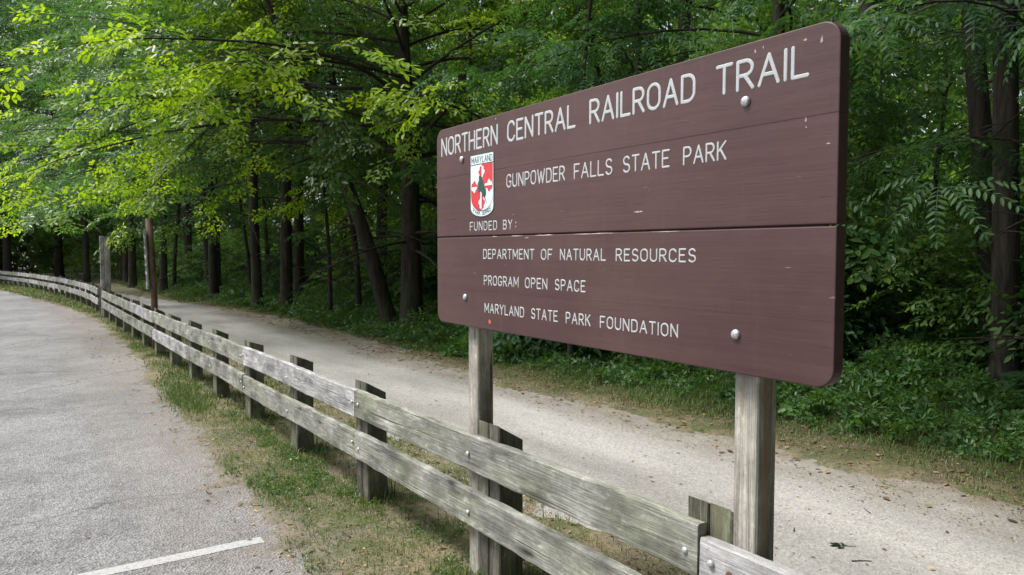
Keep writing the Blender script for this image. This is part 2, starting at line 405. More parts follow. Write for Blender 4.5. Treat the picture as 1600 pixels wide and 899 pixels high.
xs = np.unique(np.concatenate([np.linspace(-260, -20, 14), np.linspace(-20, .7, 30), np.arange(.7, 6.4, .05), np.linspace(6.4, 14, 30), np.linspace(14, 60, 24), np.linspace(60, 260, 10)]))
ys = np.unique(np.concatenate([np.linspace(-160, -3, 16), np.linspace(-3, .5, 20), np.arange(.5, 12, .06), np.arange(12, 26, .18), np.linspace(26, 60, 60), np.linspace(60, 320, 20)]))
tag(link('ground', grid_mesh('ground', xs, ys, ground_h, M['ground'])), kind='structure')

def strip(name, ys, lf, rf, nx, off, m):
    Y = np.repeat(ys[:, None], nx, 1); t = np.linspace(0, 1, nx)[None]
    X = lf(Y) * (1 - t) + rf(Y) * t
    Z = gz(Y) + off
    V = np.stack([X, Y, Z], -1).reshape(-1, 3)
    i = np.arange(len(ys) - 1)[:, None] * nx + np.arange(nx - 1)[None]
    F = np.stack([i, i + 1, i + nx + 1, i + nx], -1).reshape(-1, 4)
    return tag(link(name, np_mesh(name, V, F, m, smooth=True)), kind='structure')
yy = np.concatenate([np.linspace(-40, 0, 10), np.linspace(.5, 75, 220)])
strip('road', yy, lambda y: -30 + 0 * y, lambda y: road_e(y) + .3, 14, 0, M['road'])
strip('trail', np.concatenate([yy, np.linspace(76, 90, 10)]), lambda y: trail_l(y) - .35, lambda y: trail_r(y) + .4, 8, .002, M['trail'])

def line_paint():
    m, nt, b, o = mat('worn_white_line_paint')
    w = worldpos(nt)
    a = noise(nt, w, 55, 4, .75); c = ramp(nt, a, [(.36, (.20, .197, .195)), (.46, (.36, .36, .358)), (.8, (.46, .46, .46))])
    L(nt, c, b.inputs['Base Color']); b.inputs['Roughness'].default_value = .7
    return m
n = 90; t = np.linspace(0, 1, n); lx = -5.2 + 6.3 * t
cy = 4.168 - .012 * (lx - .2)
hw = .046 + .008 * (fbm(lx * 9, lx * 0 + 2, 31) - .47)
hw2 = .047 + .006 * (fbm(lx * 9, lx * 0 + 7, 33) - .47)
V = np.concatenate([np.stack([lx, cy - hw, gz(cy) + .0025], -1), np.stack([lx, cy + hw2, gz(cy) + .0025], -1)])
i = np.arange(n - 1); F = np.stack([i, i + 1, i + 1 + n, i + n], -1)
tag(link('road_marking', np_mesh('road_marking', V, F, line_paint())), kind='structure')

# ---------------------------------------------------------------- wooden fences
def plank_mesh(name, Lg, w, t, seed, m, seg=None, axis_pts=None):
    """board along +Y, centre at origin, thickness along X, width along Z, softened worn edges"""
    r = np.random.default_rng(seed); seg = seg or max(6, int(Lg / .08))
    c = .006
    prof = np.array([(-t/2, -w/2 + c), (-t/2, w/2 - c), (-t/2 + c, w/2), (t/2 - c, w/2), (t/2, w/2 - c), (t/2, -w/2 + c), (t/2 - c, -w/2), (-t/2 + c, -w/2)])
    k = len(prof); ysn = np.linspace(-Lg/2, Lg/2, seg + 1)
    V = []
    ph = r.random(2) * 9
    for y in ysn:
        P = prof.copy()
        P[:, 1] += .004 * math.sin(y * 2.1 + ph[0]); P[:, 0] += .003 * math.sin(y * 1.7 + ph[1])
        P += r.normal(0, .0015, P.shape)
        if r.random() < .22: P[2:4, 1] -= r.random() * .007
        if r.random() < .12: P[1, 0] += r.random() * .006; P[2, 0] += r.random() * .004
        V.append(np.column_stack([P[:, 0], np.full(k, y), P[:, 1]]))
    V = np.concatenate(V)
    F = [(a * k + j, a * k + (j + 1) % k, (a + 1) * k + (j + 1) % k, (a + 1) * k + j) for a in range(seg) for j in range(k)]
    me = bpy.data.meshes.new(name)
    me.from_pydata([tuple(v) for v in V], [], F + [tuple(range(k)), tuple(range(seg * k, seg * k + k))[::-1]])
    bm = bmesh.new(); bm.from_mesh(me); bmesh.ops.recalc_face_normals(bm, faces=bm.faces); bm.to_mesh(me); bm.free()
    me.materials.append(m); return me

def post_mesh(name, wy, wx, h, cut, m, seed, split=True):
    """fence post, base at origin (front face at x=0), top sawn on a slope falling towards +X; made of two spiked boards"""
    r = np.random.default_rng(seed); mb = MB()
    def prism(y0, y1, hh):
        c = .006; zb = -.35
        poly = [(0, y0 + c), (c, y0), (wx - c, y0), (wx, y0 + c), (wx, y1 - c), (wx - c, y1), (c, y1), (0, y1 - c)]
        zs = [zb, 0, hh * .33, hh * .66, None]; k = 8; V = []
        for z in zs:
            for (x, y) in poly:
                V.append((x + r.normal(0, .0008), y + r.normal(0, .0008), z if z is not None else hh - cut * x / wx + r.normal(0, .0012)))
        F = [(a * k + j, a * k + (j + 1) % k, (a + 1) * k + (j + 1) % k, (a + 1) * k + j) for a in range(4) for j in range(k)]
        F.append(tuple(range(4 * k, 5 * k)))
        mb.add(V, F)
    if split:
        prism(-wy/2, -.0015, h + r.normal(0, .003)); prism(.0015, wy/2, h + r.normal(0, .003))
    else: prism(-wy/2, wy/2, h)
    me = bpy.data.meshes.new(name); V = np.concatenate(mb.v)
    me.from_pydata([tuple(v) for v in V], [], [tuple(f) for f in mb.q + mb.ng])
    bm = bmesh.new(); bm.from_mesh(me); bmesh.ops.recalc_face_normals(bm, faces=bm.faces); bm.to_mesh(me); bm.free()
    me.materials.append(m); return me

def bolt_mesh(name, r, h, m, tilt=0):
    V = []; F = []; k = 12
    rings = [(1, 0), (1, .25), (.9, .6), (.65, .88), (.3, 1)]
    for (rr, hh) in rings:
        for j in range(k):
            a = j / k * 2 * math.pi; V.append((-hh * h, math.cos(a) * rr * r, math.sin(a) * rr * r))
    V.append((-h * 1.02, 0, 0))
    for a in range(len(rings) - 1):
        for j in range(k): F.append((a * k + j, (a + 1) * k + j, (a + 1) * k + (j + 1) % k, a * k + (j + 1) % k))
    F += [((len(rings) - 1) * k + j, len(V) - 1, (len(rings) - 1) * k + (j + 1) % k) for j in range(k)]
    me = bpy.data.meshes.new(name); me.from_pydata(V, [], F)
    for p in me.polygons: p.use_smooth = True
    me.materials.append(m); return me
BOLT = bolt_mesh('bolt', .0125, .009, M['bolt']); RUST = bolt_mesh('bolt', .012, .008, M['rust'])

RAIL_T = .042
# near, straight fence: posts every 1.42 m, rails two bays long
fA = tag(empty('rail_fence', (1.8, 10, 0)), 'weathered grey two-rail timber fence running straight past the brown sign', 'fence', 'timber rail fences')
posts_y = [1.575 + 1.427 * k for k in range(-2, 15)]
posts_y[2] = 1.578; posts_y[3] = 2.902; posts_y[4] = 4.435
for k, y in enumerate(posts_y):
    me = post_mesh('post', (.182 if k in (2, 3) else .185 + random.uniform(-.01, .01)), .135, .80 - .0012 * max(0, y) + random.uniform(-.006, .006), .065 + random.uniform(-.02, .02), M['post'], 100 + k)
    o = link('post', me, fA); o.location = (1.811 - 1.8, y - 10, gz(y)); o.rotation_euler = ((0 if k in (2, 3) else R_(random.uniform(-.8, .8))), R_(random.uniform(-.6, .6)) * (k not in (2, 3)), R_(random.uniform(-1, 1)) * (k not in (2, 3)))
joints = [posts_y[k] for k in range(0, 17, 2)]
for lvl, (zc, w) in enumerate(((.648, .175), (.378, .172))):
    for k in range(len(joints) - 1):
        a, b = joints[k], joints[k + 1]
        Lg = math.hypot(b - a, gz(b) - gz(a)) - .006
        m = M['rail_pale'] if (lvl, k) in ((0, 0), (0, 2), (0, 5), (1, 4)) else M['rail']
        o = link('rail', plank_mesh('rail', Lg, w, RAIL_T + random.uniform(-.003, .003), 300 + k + 20 * lvl, m), fA)
        dz = {0: -.042, 1: .0}.get(k, random.uniform(-.006, .006)) if lvl == 0 else random.uniform(-.006, .006)
        o.location = (1.788 - 1.8, (a + b) / 2 - 10, (gz(a) + gz(b)) / 2 + zc + dz)
        o.rotation_euler = (math.atan2(gz(b) - gz(a), b - a), 0, 0)
        if b < 12:
            for yb in (a + .055, (a + b) / 2 + .01, b - .05):
                bb = link('bolt', BOLT, o); bb.location = (-RAIL_T / 2 - .001, yb - (a + b) / 2, .022 if (k == 0 and lvl == 0) else random.uniform(-.025, .02)); bb.rotation_euler = (random.random() * 6, 0, 0)
            if k in (0,):
                bb = link('bolt', RUST, o); bb['label'] = 'rusty brown bolt head'; bb.location = (-RAIL_T / 2 - .001, b - .123 - (a + b) / 2, .012 if lvl == 0 else -.03)

# far fence, bending away to the left beyond a joint post
fB = tag(empty('rail_fence', (1.3, 30, 0)), 'far two-rail timber fence curving left along the road towards the dark trees', 'fence', 'timber rail fences')
pp = []; x, y, h = 1.80, 22.55, R_(3)
pts = [(x, y)]
ctrl = [(1.80, 22.55), (1.82, 26.2), (1.45, 33.3), (.55, 42.1), (-.85, 51), (-3.0, 58), (-6.5, 64), (-12, 69)]
ctrl = np.array(ctrl)
d = np.concatenate([[0], np.cumsum(np.linalg.norm(np.diff(ctrl, axis=0), axis=1))])
sB = np.arange(0, d[-1], 1.43)
PB = np.column_stack([np.interp(sB, d, ctrl[:, 0]), np.interp(sB, d, ctrl[:, 1])])
pm = [post_mesh('post', .13, .12, .78 + .02 * q, .06, M['post'], 500 + q, False) for q in range(3)]
for k, (x, y) in enumerate(PB):
    q = PB[min(k + 1, len(PB) - 1)] - PB[max(k - 1, 0)]; hd = -math.atan2(q[0], q[1])
    if k == 0:
        me = post_mesh('post', .12, .15, .86, .03, M['post'], 520, False)
    else: me = pm[k % 3]
    o = link('post', me, fB); o.location = (x + .012 - 1.3, y - 30, float(gz(y))); o.rotation_euler = (R_(random.uniform(-1.5, 1.5)), 0, -hd if False else hd)
for lvl, zc in enumerate((.655, .375)):
    for k in range(0, len(PB) - 2, 2):
        a, b = PB[k], PB[k + 2]; za, zb = float(gz(a[1])), float(gz(b[1]))
        hd = -math.atan2(b[0] - a[0], b[1] - a[1]); Lg = math.dist((*a, za), (*b, zb)) - .008
        o = link('rail', plank_mesh('rail', Lg, .172, RAIL_T, 600 + k + lvl * 50, M['rail_pale' if (k // 2 + lvl) % 2 else 'rail'], 8), fB)
        o.location = ((a[0] + b[0]) / 2 - 1.3 - .014, (a[1] + b[1]) / 2 - 30, (za + zb) / 2 + zc); o.rotation_euler = (math.atan2(zb - za, Lg), 0, hd)

# ---------------------------------------------------------------- the park sign
X0 = 1.766; SK = .929                                # face of the board; board units to metres
SX, SY = 1.82, 2.23
def sp(u, v, h): return (X0 - h, 3.3165 - u * SK, .1136 + v * SK)        # u to the right along the face, v height, h proud of the face
sign = tag(empty('park_sign', (SX, SY, 0)), 'large brown wooden trail sign with white routed lettering on two grey posts', 'sign')
def SL(o): o.location = (-SX, -SY, 0)             # children modelled in world coordinates
# posts
for (y0, y1, zt) in ((1.395, 1.484, 2.155), (2.996, 3.085, 2.155)):
    pm_ = post_mesh('post', y1 - y0, .089, zt, .004, M['sign_post'], int(y0 * 100), False)
    o = link('post', pm_, sign); o.location = (1.811 - SX, (y0 + y1) / 2 - SY, gz(y0))
# board: one outline with rounded corners, cut into four planks
def rounded(u0, u1, v0, v1, r, n=8):
    P = []
    for (cx, cy, a0) in ((u1 - r, v1 - r, 0), (u0 + r, v1 - r, 90), (u0 + r, v0 + r, 180), (u1 - r, v0 + r, 270)):
        for k in range(n + 1):
            a = R_(a0 + 90 * k / n); P.append((cx + r * math.cos(a), cy + r * math.sin(a)))
    return P
def clip(P, v, keep_above):
    out = []
    for i in range(len(P)):
        a, b = P[i], P[(i + 1) % len(P)]
        ia, ib = (a[1] >= v) == keep_above, (b[1] >= v) == keep_above
        if ia: out.append(a)
        if ia != ib:
            t = (v - a[1]) / (b[1] - a[1]); out.append((a[0] + t * (b[0] - a[0]), v))
    return out
outline = [(u, v - .010 * u / 2.36 * (1 if v < 1.5 else 0)) for u, v in rounded(0, 2.357, 1.217, 2.243, .058)]
seams = [1.40, 1.672, 1.985]; gaps = [.0002, .0028, .0006]
bm = bmesh.new()
edges = [1.0] + seams + [3.0]
for k in range(4):
    P = outline
    if k > 0: P = clip(P, seams[k - 1] + gaps[k - 1], True)
    if k < 3: P = clip(P, seams[k] - gaps[k], False)
    Q = []
    for p in P:
        if not Q or math.dist(p, Q[-1]) > 1e-4: Q.append(p)
    # resample the long edges so that seams can be slightly uneven
    vs = [bm.verts.new(sp(u, v, 0)) for (u, v) in Q]
    f = bm.faces.new(vs); ret = bmesh.ops.extrude_face_region(bm, geom=[f])
    ev = [e for e in ret['geom'] if isinstance(e, bmesh.types.BMVert)]
    bmesh.ops.translate(bm, vec=(.043, 0, 0), verts=ev)
bmesh.ops.recalc_face_normals(bm, faces=bm.faces)
be = [e for e in bm.edges if len(e.link_faces) == 2 and e.calc_face_angle() > 1.0 and abs(e.verts[0].co.x - e.verts[1].co.x) < 1e-5 and not any(abs((e.verts[0].co.z + e.verts[1].co.z) / 2 - (.1136 + q * SK)) < .006 and abs(e.verts[0].co.z - e.verts[1].co.z) < .001 for q in (seams[0], seams[2]))]
bmesh.ops.bevel(bm, geom=be, offset=.0035, segments=2, affect='EDGES', profile=.5)
for v in seams:                                       # tongue behind each joint
    q = [bm.verts.new(sp(u_, v_, h_)) for u_ in (.03, 2.313) for v_ in (v - .012, v + .012) for h_ in (-.018, -.030)]
    for f_ in ((0, 1, 3, 2), (4, 6, 7, 5), (0, 4, 5, 1), (2, 3, 7, 6), (0, 2, 6, 4), (1, 5, 7, 3)): bm.faces.new([q[i] for i in f_])
bmesh.ops.recalc_face_normals(bm, faces=bm.faces)
me = bpy.data.meshes.new('board'); bm.to_mesh(me); bm.free(); me.materials.append(M['sign'])
board = link('board', me, sign); SL(board)

# stroke lettering
def el(cx, cy, rx, ry, a0, a1, n=10):
    return [(cx + rx * math.cos(R_(a0 + (a1 - a0) * k / n)), cy + ry * math.sin(R_(a0 + (a1 - a0) * k / n))) for k in range(n + 1)]
G_ = {
 'A': (.66, [[(0, 0), (.33, 1), (.66, 0)], [(.12, .34), (.54, .34)]]),
 'B': (.54, [[(0, 0), (0, 1), (.30, 1)] + el(.30, .77, .22, .23, 90, -90) + [(0, .54)], [(.30, .54)] + el(.30, .27, .24, .27, 90, -90) + [(0, 0)]]),
 'C': (.58, [el(.30, .70, .28, .30, 20, 180) + el(.30, .30, .30, .30, 180, 340)]),
 'D': (.58, [[(0, 0), (0, 1), (.26, 1)] + el(.26, .68, .32, .32, 90, 0) + el(.26, .32, .32, .32, 0, -90) + [(0, 0)]]),
 'E': (.50, [[(.50, 1), (0, 1), (0, 0), (.50, 0)], [(0, .52), (.40, .52)]]),
 'F': (.50, [[(.50, 1), (0, 1), (0, 0)], [(0, .50), (.40, .50)]]),
 'G': (.60, [el(.30, .70, .29, .30, 20, 180) + el(.30, .30, .30, .30, 180, 360) + [(.60, .44), (.36, .44)]]),
 'H': (.58, [[(0, 0), (0, 1)], [(.58, 0), (.58, 1)], [(0, .5), (.58, .5)]]),
 'I': (.0, [[(0, 0), (0, 1)]]),
 'K': (.56, [[(0, 0), (0, 1)], [(.54, 1), (0, .42)], [(.18, .60), (.56, 0)]]),
 'L': (.48, [[(0, 1), (0, 0), (.48, 0)]]),
 'M': (.72, [[(0, 0), (0, 1), (.36, .25), (.72, 1), (.72, 0)]]),
 'N': (.60, [[(0, 0), (0, 1), (.60, 0), (.60, 1)]]),
 'O': (.62, [el(.31, .68, .31, .32, 0, 180) + el(.31, .32, .31, .32, 180, 360) + [(.62, .68)]]),
 'P': (.54, [[(0, 0), (0, 1), (.28, 1)] + el(.28, .73, .26, .27, 90, -90) + [(0, .46)]]),
 'R': (.56, [[(0, 0), (0, 1), (.28, 1)] + el(.28, .74, .26, .26, 90, -90) + [(0, .48)], [(.26, .48), (.56, 0)]]),
 'S': (.54, [el(.27, .745, .25, .255, 25, 270, 14) + el(.27, .245, .27, .245, 90, -155, 14)]),
 'T': (.56, [[(0, 1), (.56, 1)], [(.28, 1), (.28, 0)]]),
 'U': (.58, [[(0, 1), (0, .30)] + el(.29, .30, .29, .30, 180, 360) + [(.58, 1)]]),
 'V': (.6, [[(0, 1), (.3, 0), (.6, 1)]]),
 'W': (.86, [[(0, 1), (.22, 0), (.43, .85), (.64, 0), (.86, 1)]]),
 'Y': (.60, [[(0, 1), (.30, .48), (.60, 1)], [(.30, .48), (.30, 0)]]),
 ':': (.0, [[(0, .18), (0, .24)], [(0, .66), (0, .72)]]),
}
def capsule(V, F, a, b, r, h, base):
    """low flat-domed stroke from a to b on the sign face"""
    ax, ay = a; bx, by = b; an = math.atan2(by - ay, bx - ax); n = 6; rim = []
    for k in range(n + 1): t = an + math.pi / 2 + math.pi * k / n; rim.append((ax, ay, math.cos(t), math.sin(t)))
    for k in range(n + 1): t = an - math.pi / 2 + math.pi * k / n; rim.append((bx, by, math.cos(t), math.sin(t)))
    s = len(V); k = len(rim)
    for (q, hh) in ((1, -.0004), (.86, h * .8), (.5, h)):
        for (px, py, c, sn) in rim: V.append((px + c * r * q, py + sn * r * q, base + hh))
    for lv in range(2):
        for j in range(k): F.append((s + lv * k + j, s + lv * k + (j + 1) % k, s + (lv + 1) * k + (j + 1) % k, s + (lv + 1) * k + j))
    F.append(tuple(s + 2 * k + j for j in range(k)))
def words(name, ws, base, cap, stroke, mat_, parent, gap=.26, h=.0011, face=0.0, arc=None):
    """ws: (text, u0, u1): each word is fitted between u0 and u1"""
    V = []; F = []; cnt = 0
    for (txt, u0, u1) in ws:
        adv = [G_[c][0] for c in txt]; tot = sum(adv) + gap * (len(txt) - 1)
        sx = (u1 - u0 - stroke) / max(tot, 1e-3) if tot > 0 else 0; x = u0 + stroke / 2 if tot > 0 else (u0 + u1) / 2
        for c, a in zip(txt, adv):
            jit = random.uniform(-.006, .006) * cap
            for pl in G_[c][1]:
                P = [(x + p[0] * sx, base + stroke / 2 + jit + p[1] * (cap - stroke)) for p in pl]
                if arc: P = [arc(*p) for p in P]
                for p, q in zip(P[:-1], P[1:]):
                    if math.dist(p, q) < 1e-6: continue
                    capsule(V, F, p, q, stroke / 2, h + (cnt % 40) * .000004, face); cnt += 1
            x += (a + gap) * sx
    me = bpy.data.meshes.new(name); me.from_pydata([sp(*v) for v in V], [], F)
    bm = bmesh.new(); bm.from_mesh(me); bmesh.ops.recalc_face_normals(bm, faces=bm.faces); bm.to_mesh(me); bm.free()
    for p in me.polygons: p.use_smooth = len(p.vertices) == 4
    me.materials.append(mat_); return link(name, me, parent)
U = lambda y: 3.57 - y
def W_(t, y0, y1): return (t, U(y0), U(y1))
words('lettering', [W_('NORTHERN', 3.518, 2.958), W_('CENTRAL', 2.880, 2.375), W_('RAILROAD', 2.289, 1.736), W_('TRAIL', 1.651, 1.308)], 2.098, .099, .0130, M['white'], board, .24)
words('lettering', [W_('GUNPOWDER', 2.886, 2.443), W_('FALLS', 2.385, 2.149), W_('STATE', 2.091, 1.851), W_('PARK', 1.789, 1.602)], 1.890, .064, .0076, M['white'], board, .26)
words('lettering', [W_('FUNDED', 3.220, 2.966), W_('BY', 2.915, 2.836), W_(':', 2.813, 2.802)], 1.698, .046, .0062, M['white'], board, .34)
words('lettering', [W_('DEPARTMENT', 3.093, 2.662), W_('OF', 2.612, 2.529), W_('NATURAL', 2.476, 2.184), W_('RESOURCES', 2.127, 1.725)], 1.559, .049, .0064, M['white'], board, .30)
words('lettering', [W_('PROGRAM', 3.087, 2.784), W_('OPEN', 2.734, 2.564), W_('SPACE', 2.511, 2.306)], 1.431, .049, .0064, M['white'], board, .30)
words('lettering', [W_('MARYLAND', 3.081, 2.740), W_('STATE', 2.685, 2.490), W_('PARK', 2.435, 2.274), W_('FOUNDATION', 2.217, 1.802)], 1.296, .049, .0064, M['white'], board, .30)
# bolts
SB = bolt_mesh('bolt', .0155, .010, M['bolt'])
for (y, z) in ((1.421, 2.031), (1.444, 1.352), (3.034, 1.380), (3.062, 2.032)):
    o = link('bolt', SB, sign); o.location = (X0 - .0008 - SX, y - SY, z); o.rotation_euler = (random.random() * 6, 0, 0)
# a scrap of orange tag, two chips of bare wood
def plate(name, polys, h0, h1, m, parent, root=False):
    bm = bmesh.new()
    for P in polys:
        Q = [p for i, p in enumerate(P) if math.dist(p, P[i - 1]) > 1e-6]
        lo = [bm.verts.new(sp(u, v, h0)) for u, v in Q]; hi = [bm.verts.new(sp(u, v, h1)) for u, v in Q]
        bm.faces.new(hi); bm.faces.new(lo[::-1])
        for i in range(len(Q)): j = (i + 1) % len(Q); bm.faces.new((lo[i], lo[j], hi[j], hi[i]))
    bmesh.ops.recalc_face_normals(bm, faces=bm.faces)
    me = bpy.data.meshes.new(name); bm.to_mesh(me); bm.free(); me.materials.append(m)
    return link(name, me, parent)
o = plate('paper_tag', [[(U(3.043), 1.246), (U(3.026), 1.248), (U(3.024), 1.257), (U(3.029), 1.263), (U(3.04), 1.266)]], -.0005, .0008, M['sticker'], sign); SL(o)
def sliver(y, z, l, h, s):
    r = random.Random(s); n = 7; top = []; bot = []
    for k in range(n + 1):
        t = k / n; e = math.sin(math.pi * t) ** .7; top.append((U(y) + l * t, z + h * e * r.uniform(.3, 1))); bot.append((U(y) + l * t, z - h * e * r.uniform(.1, .6)))
    return top + bot[::-1][1:-1]
chips = [sliver(2.03, 1.742, .05, .005, 1), sliver(2.86, 1.667, .11, .004, 2), sliver(2.66, 1.667, .14, .0045, 3), sliver(2.74, 1.657, .04, .003, 4), sliver(2.40, 1.667, .3, .003, 5), sliver(1.95, 1.667, .16, .0025, 6), sliver(3.02, 1.667, .06, .003, 8), sliver(1.32, 1.975, .006, .012, 9),
         sliver(1.318, 1.955, .005, .004, 10), sliver(1.5, 2.21, .005, .012, 11), sliver(1.33, 2.205, .012, .006, 12), sliver(1.275, 2.19, .008, .02, 13), sliver(1.56, 2.185, .004, .007, 14), sliver(1.47, 2.215, .004, .008, 15), sliver(2.98, 2.222, .006, .012, 16), sliver(1.25, 1.9, .012, .004, 17)]
o = plate('paint_chip', chips, -.0005, .0006, M['chip'], sign); SL(o)
# state park shield emblem
EU0, EU1 = U(3.211), U(2.993); ew = EU1 - EU0; ET = 2.074; EB = 1.765
ec = (EU0 + EU1) / 2
def shield(ins, top=ET, side=1.815):
    a = ew / 2 - ins; P = [(ec - a, top - ins), (ec + a, top - ins), (ec + a, side)]
    dep = side - EB - ins
    P += [(ec + a * math.cos(R_(t)), side - dep * math.sin(R_(t)) ** .9) for t in range(10, 180, 10)] + [(ec - a, side)]
    return P
emb = plate('emblem', [shield(0)], -.0005, .0016, M['enamel_green'], sign); SL(emb)
emb['label'] = 'shield emblem with red and white quarters and a green leaf'
plate('white_field', [shield(.004)], .0010, .0022, M['enamel_white'], emb)
fy1, fy0 = 2.022, 1.798                                    # field between the two bands
cv = 1.915
lowarc = [(ec + (ew / 2 - .008) * math.cos(R_(t)), 1.868 - (1.868 - 1.797) * math.sin(R_(t))) for t in range(0, 181, 12)]
plate('band_line', [[(EU0 + .004, fy1), (EU1 - .004, fy1), (EU1 - .004, fy1 + .004), (EU0 + .004, fy1 + .004)]] +
      [[p, q, (q[0], q[1] - .0035), (p[0], p[1] - .0035)] for p, q in zip(lowarc[:-1], lowarc[1:])], .0018, .0026, M['enamel_green'], emb)
redq1 = [(ec + .001, fy1), (EU1 - .008, fy1), (EU1 - .008, cv + .004), (ec + .001, cv + .004)]
left_arc = [p for p in lowarc if p[0] <= ec][::-1]
redq2 = [(EU0 + .008, cv - .004), (ec - .001, cv - .004), (ec - .001, 1.8)] + [p for p in lowarc if p[0] < ec - .01]
plate('red_field', [redq1, redq2], .0016, .0027, M['enamel_red'], emb)
# the bottony cross, counterchanged: half of each arm red, half white
def arm(dx, dy, side, Lr):
    pr = [(0, .010), (.45, .011), (.55, .013), (.62, .026), (.72, .030), (.80, .022), (.84, .016), (.90, .020), (.96, .014), (1, 0)]
    P = [(0, 0)] + [(t * Lr, w * side) for t, w in pr]
    return [(ec + a * dx + b * -dy, cv + a * dy + b * dx) for a, b in P]
plate('red_cross', [arm(0, 1, 1, .100), arm(-1, 0, -1, .098), arm(1, 0, -1, .098), arm(0, -1, 1, .112)], .0020, .0034, M['enamel_red'], emb)
plate('white_cross', [arm(0, 1, -1, .100), arm(-1, 0, 1, .098), arm(1, 0, 1, .098), arm(0, -1, -1, .112)], .0020, .0034, M['enamel_white'], emb)
oak = [(.052, -.105), (.030, -.065), (.044, -.052), (.040, -.022), (.026, -.014), (.030, .012), (.012, .004), (.008, .02), (.004, .05), (-.006, .045), (-.020, .062), (-.034, .052), (-.034, .026), (-.048, .014), (-.036, .000), (-.058, -.010), (-.048, -.020), (-.034, -.024), (-.046, -.036), (-.016, -.032), (.002, -.046), (.004, -.062), (.022, -.064)]
plate('leaf', [[(ec + a * .82 + .004, cv + b * .86 + .004) for a, b in oak]], .0026, .0042, M['enamel_green'], emb)
words('lettering', [('MARYLAND', EU0 + .012, EU1 - .012)], 2.030, .033, .0042, M['enamel_green'], emb, .26, .0006, .0022)
arcf = lambda u, v: (u, v - .052 * math.sqrt(max(0, 1 - ((u - ec) / (ew / 2 - .004)) ** 2)))
words('lettering', [('PARK', EU0 + .028, ec - .012), ('SERVICE', ec + .004, EU1 - .026)], 1.826, .022, .0032, M['enamel_green'], emb, .30, .0006, .0022, arc=arcf)

# ---------------------------------------------------------------- tall posts behind the fence
n_ = tag(empty('notice_post', (1.95, 14, gz(14))), 'tall reddish-brown leaning post with a narrow pale notice board on its side', 'post')
p_ = MB(); p_.tube([(0, 0, -.3), (.0, 0, .9), (-.03, 0, 1.7), (-.055, 0, 2.26)], .056, 10, True); o = p_.build('pole', M['brown_post'], n_, True)
for p in o.data.polygons:
    if len(p.vertices) > 4: p.use_smooth = False
p_ = MB(); p_.box(-.082, -.057, -.07, .07, 1.05, 2.06); b_ = p_.build('notice_board', M['rail_pale'], n_, bevel=.004); b_.rotation_euler = (0, R_(-1.6), 0)
p_ = MB()
for k, (z0, z1) in enumerate(((1.98, 2.06), (1.80, 1.93), (1.64, 1.75), (1.50, 1.58), (1.36, 1.45), (1.18, 1.30))):
    p_.box(-.0845, -.0815, -.062 + .01 * (k % 2), .062 - .01 * (k % 3), z0, z1)
p_.build('printed_panel', M['dark_paint'], b_)
k_ = tag(empty('timber_post', (1.93, 22.1, gz(22))), 'tall square grey post of two upright timbers standing at the fence joint', 'post')
p_ = MB(); p_.box(-.115, -.035, -.06, .06, -.3, 2.13); p_.build('upright', M['rail_pale'], k_, bevel=.006)
p_ = MB(); p_.box(-.022, .115, -.07, .07, -.3, 2.12); p_.build('upright', M['sign_post'], k_, bevel=.006)
p_ = MB(); p_.box(-.118, -.114, -.05, .05, 2.02, 2.12); p_.box(-.118, -.114, -.05, .05, .80, .90); p_.build('paper_notice', M['white'], k_)

# ---------------------------------------------------------------- leaves and trees
LEAF = np.array([(0, 0, 0), (.28, .20, .035), (.68, .19, .03), (1, 0, -.05), (.68, -.19, .03), (.28, -.20, .035)])
LEAF_F = np.array([(0, 3, 2, 1), (0, 5, 4, 3)])
def rotm(az, pitch, roll):
    """rows of (n,3,3): local x -> heading az, raised by pitch, rolled about it"""
    az, pitch, roll = np.broadcast_arrays(np.asarray(az, float), pitch, roll)
    ca, sa, cp, sp_, cr, sr = np.cos(az), np.sin(az), np.cos(pitch), np.sin(pitch), np.cos(roll), np.sin(roll)
    ex = np.stack([ca * cp, sa * cp, sp_], -1); ey0 = np.stack([-sa, ca, 0 * ca], -1); ez0 = np.cross(ex, ey0)
    ey = ey0 * cr[..., None] + ez0 * sr[..., None]; ez = np.cross(ex, ey)
    return np.stack([ex, ey, ez], -2)
def leaves_from(P, az, pitch, roll, size, width=1.0):
    R = rotm(az, pitch, roll); lv = LEAF * np.array([1, width, 1])
    V = np.einsum('kj,nji->nki', lv, R) * np.asarray(size)[:, None, None] + P[:, None]
    F = (np.arange(len(P))[:, None, None] * 6 + LEAF_F[None]).reshape(-1, 4)
    return V.reshape(-1, 3), F
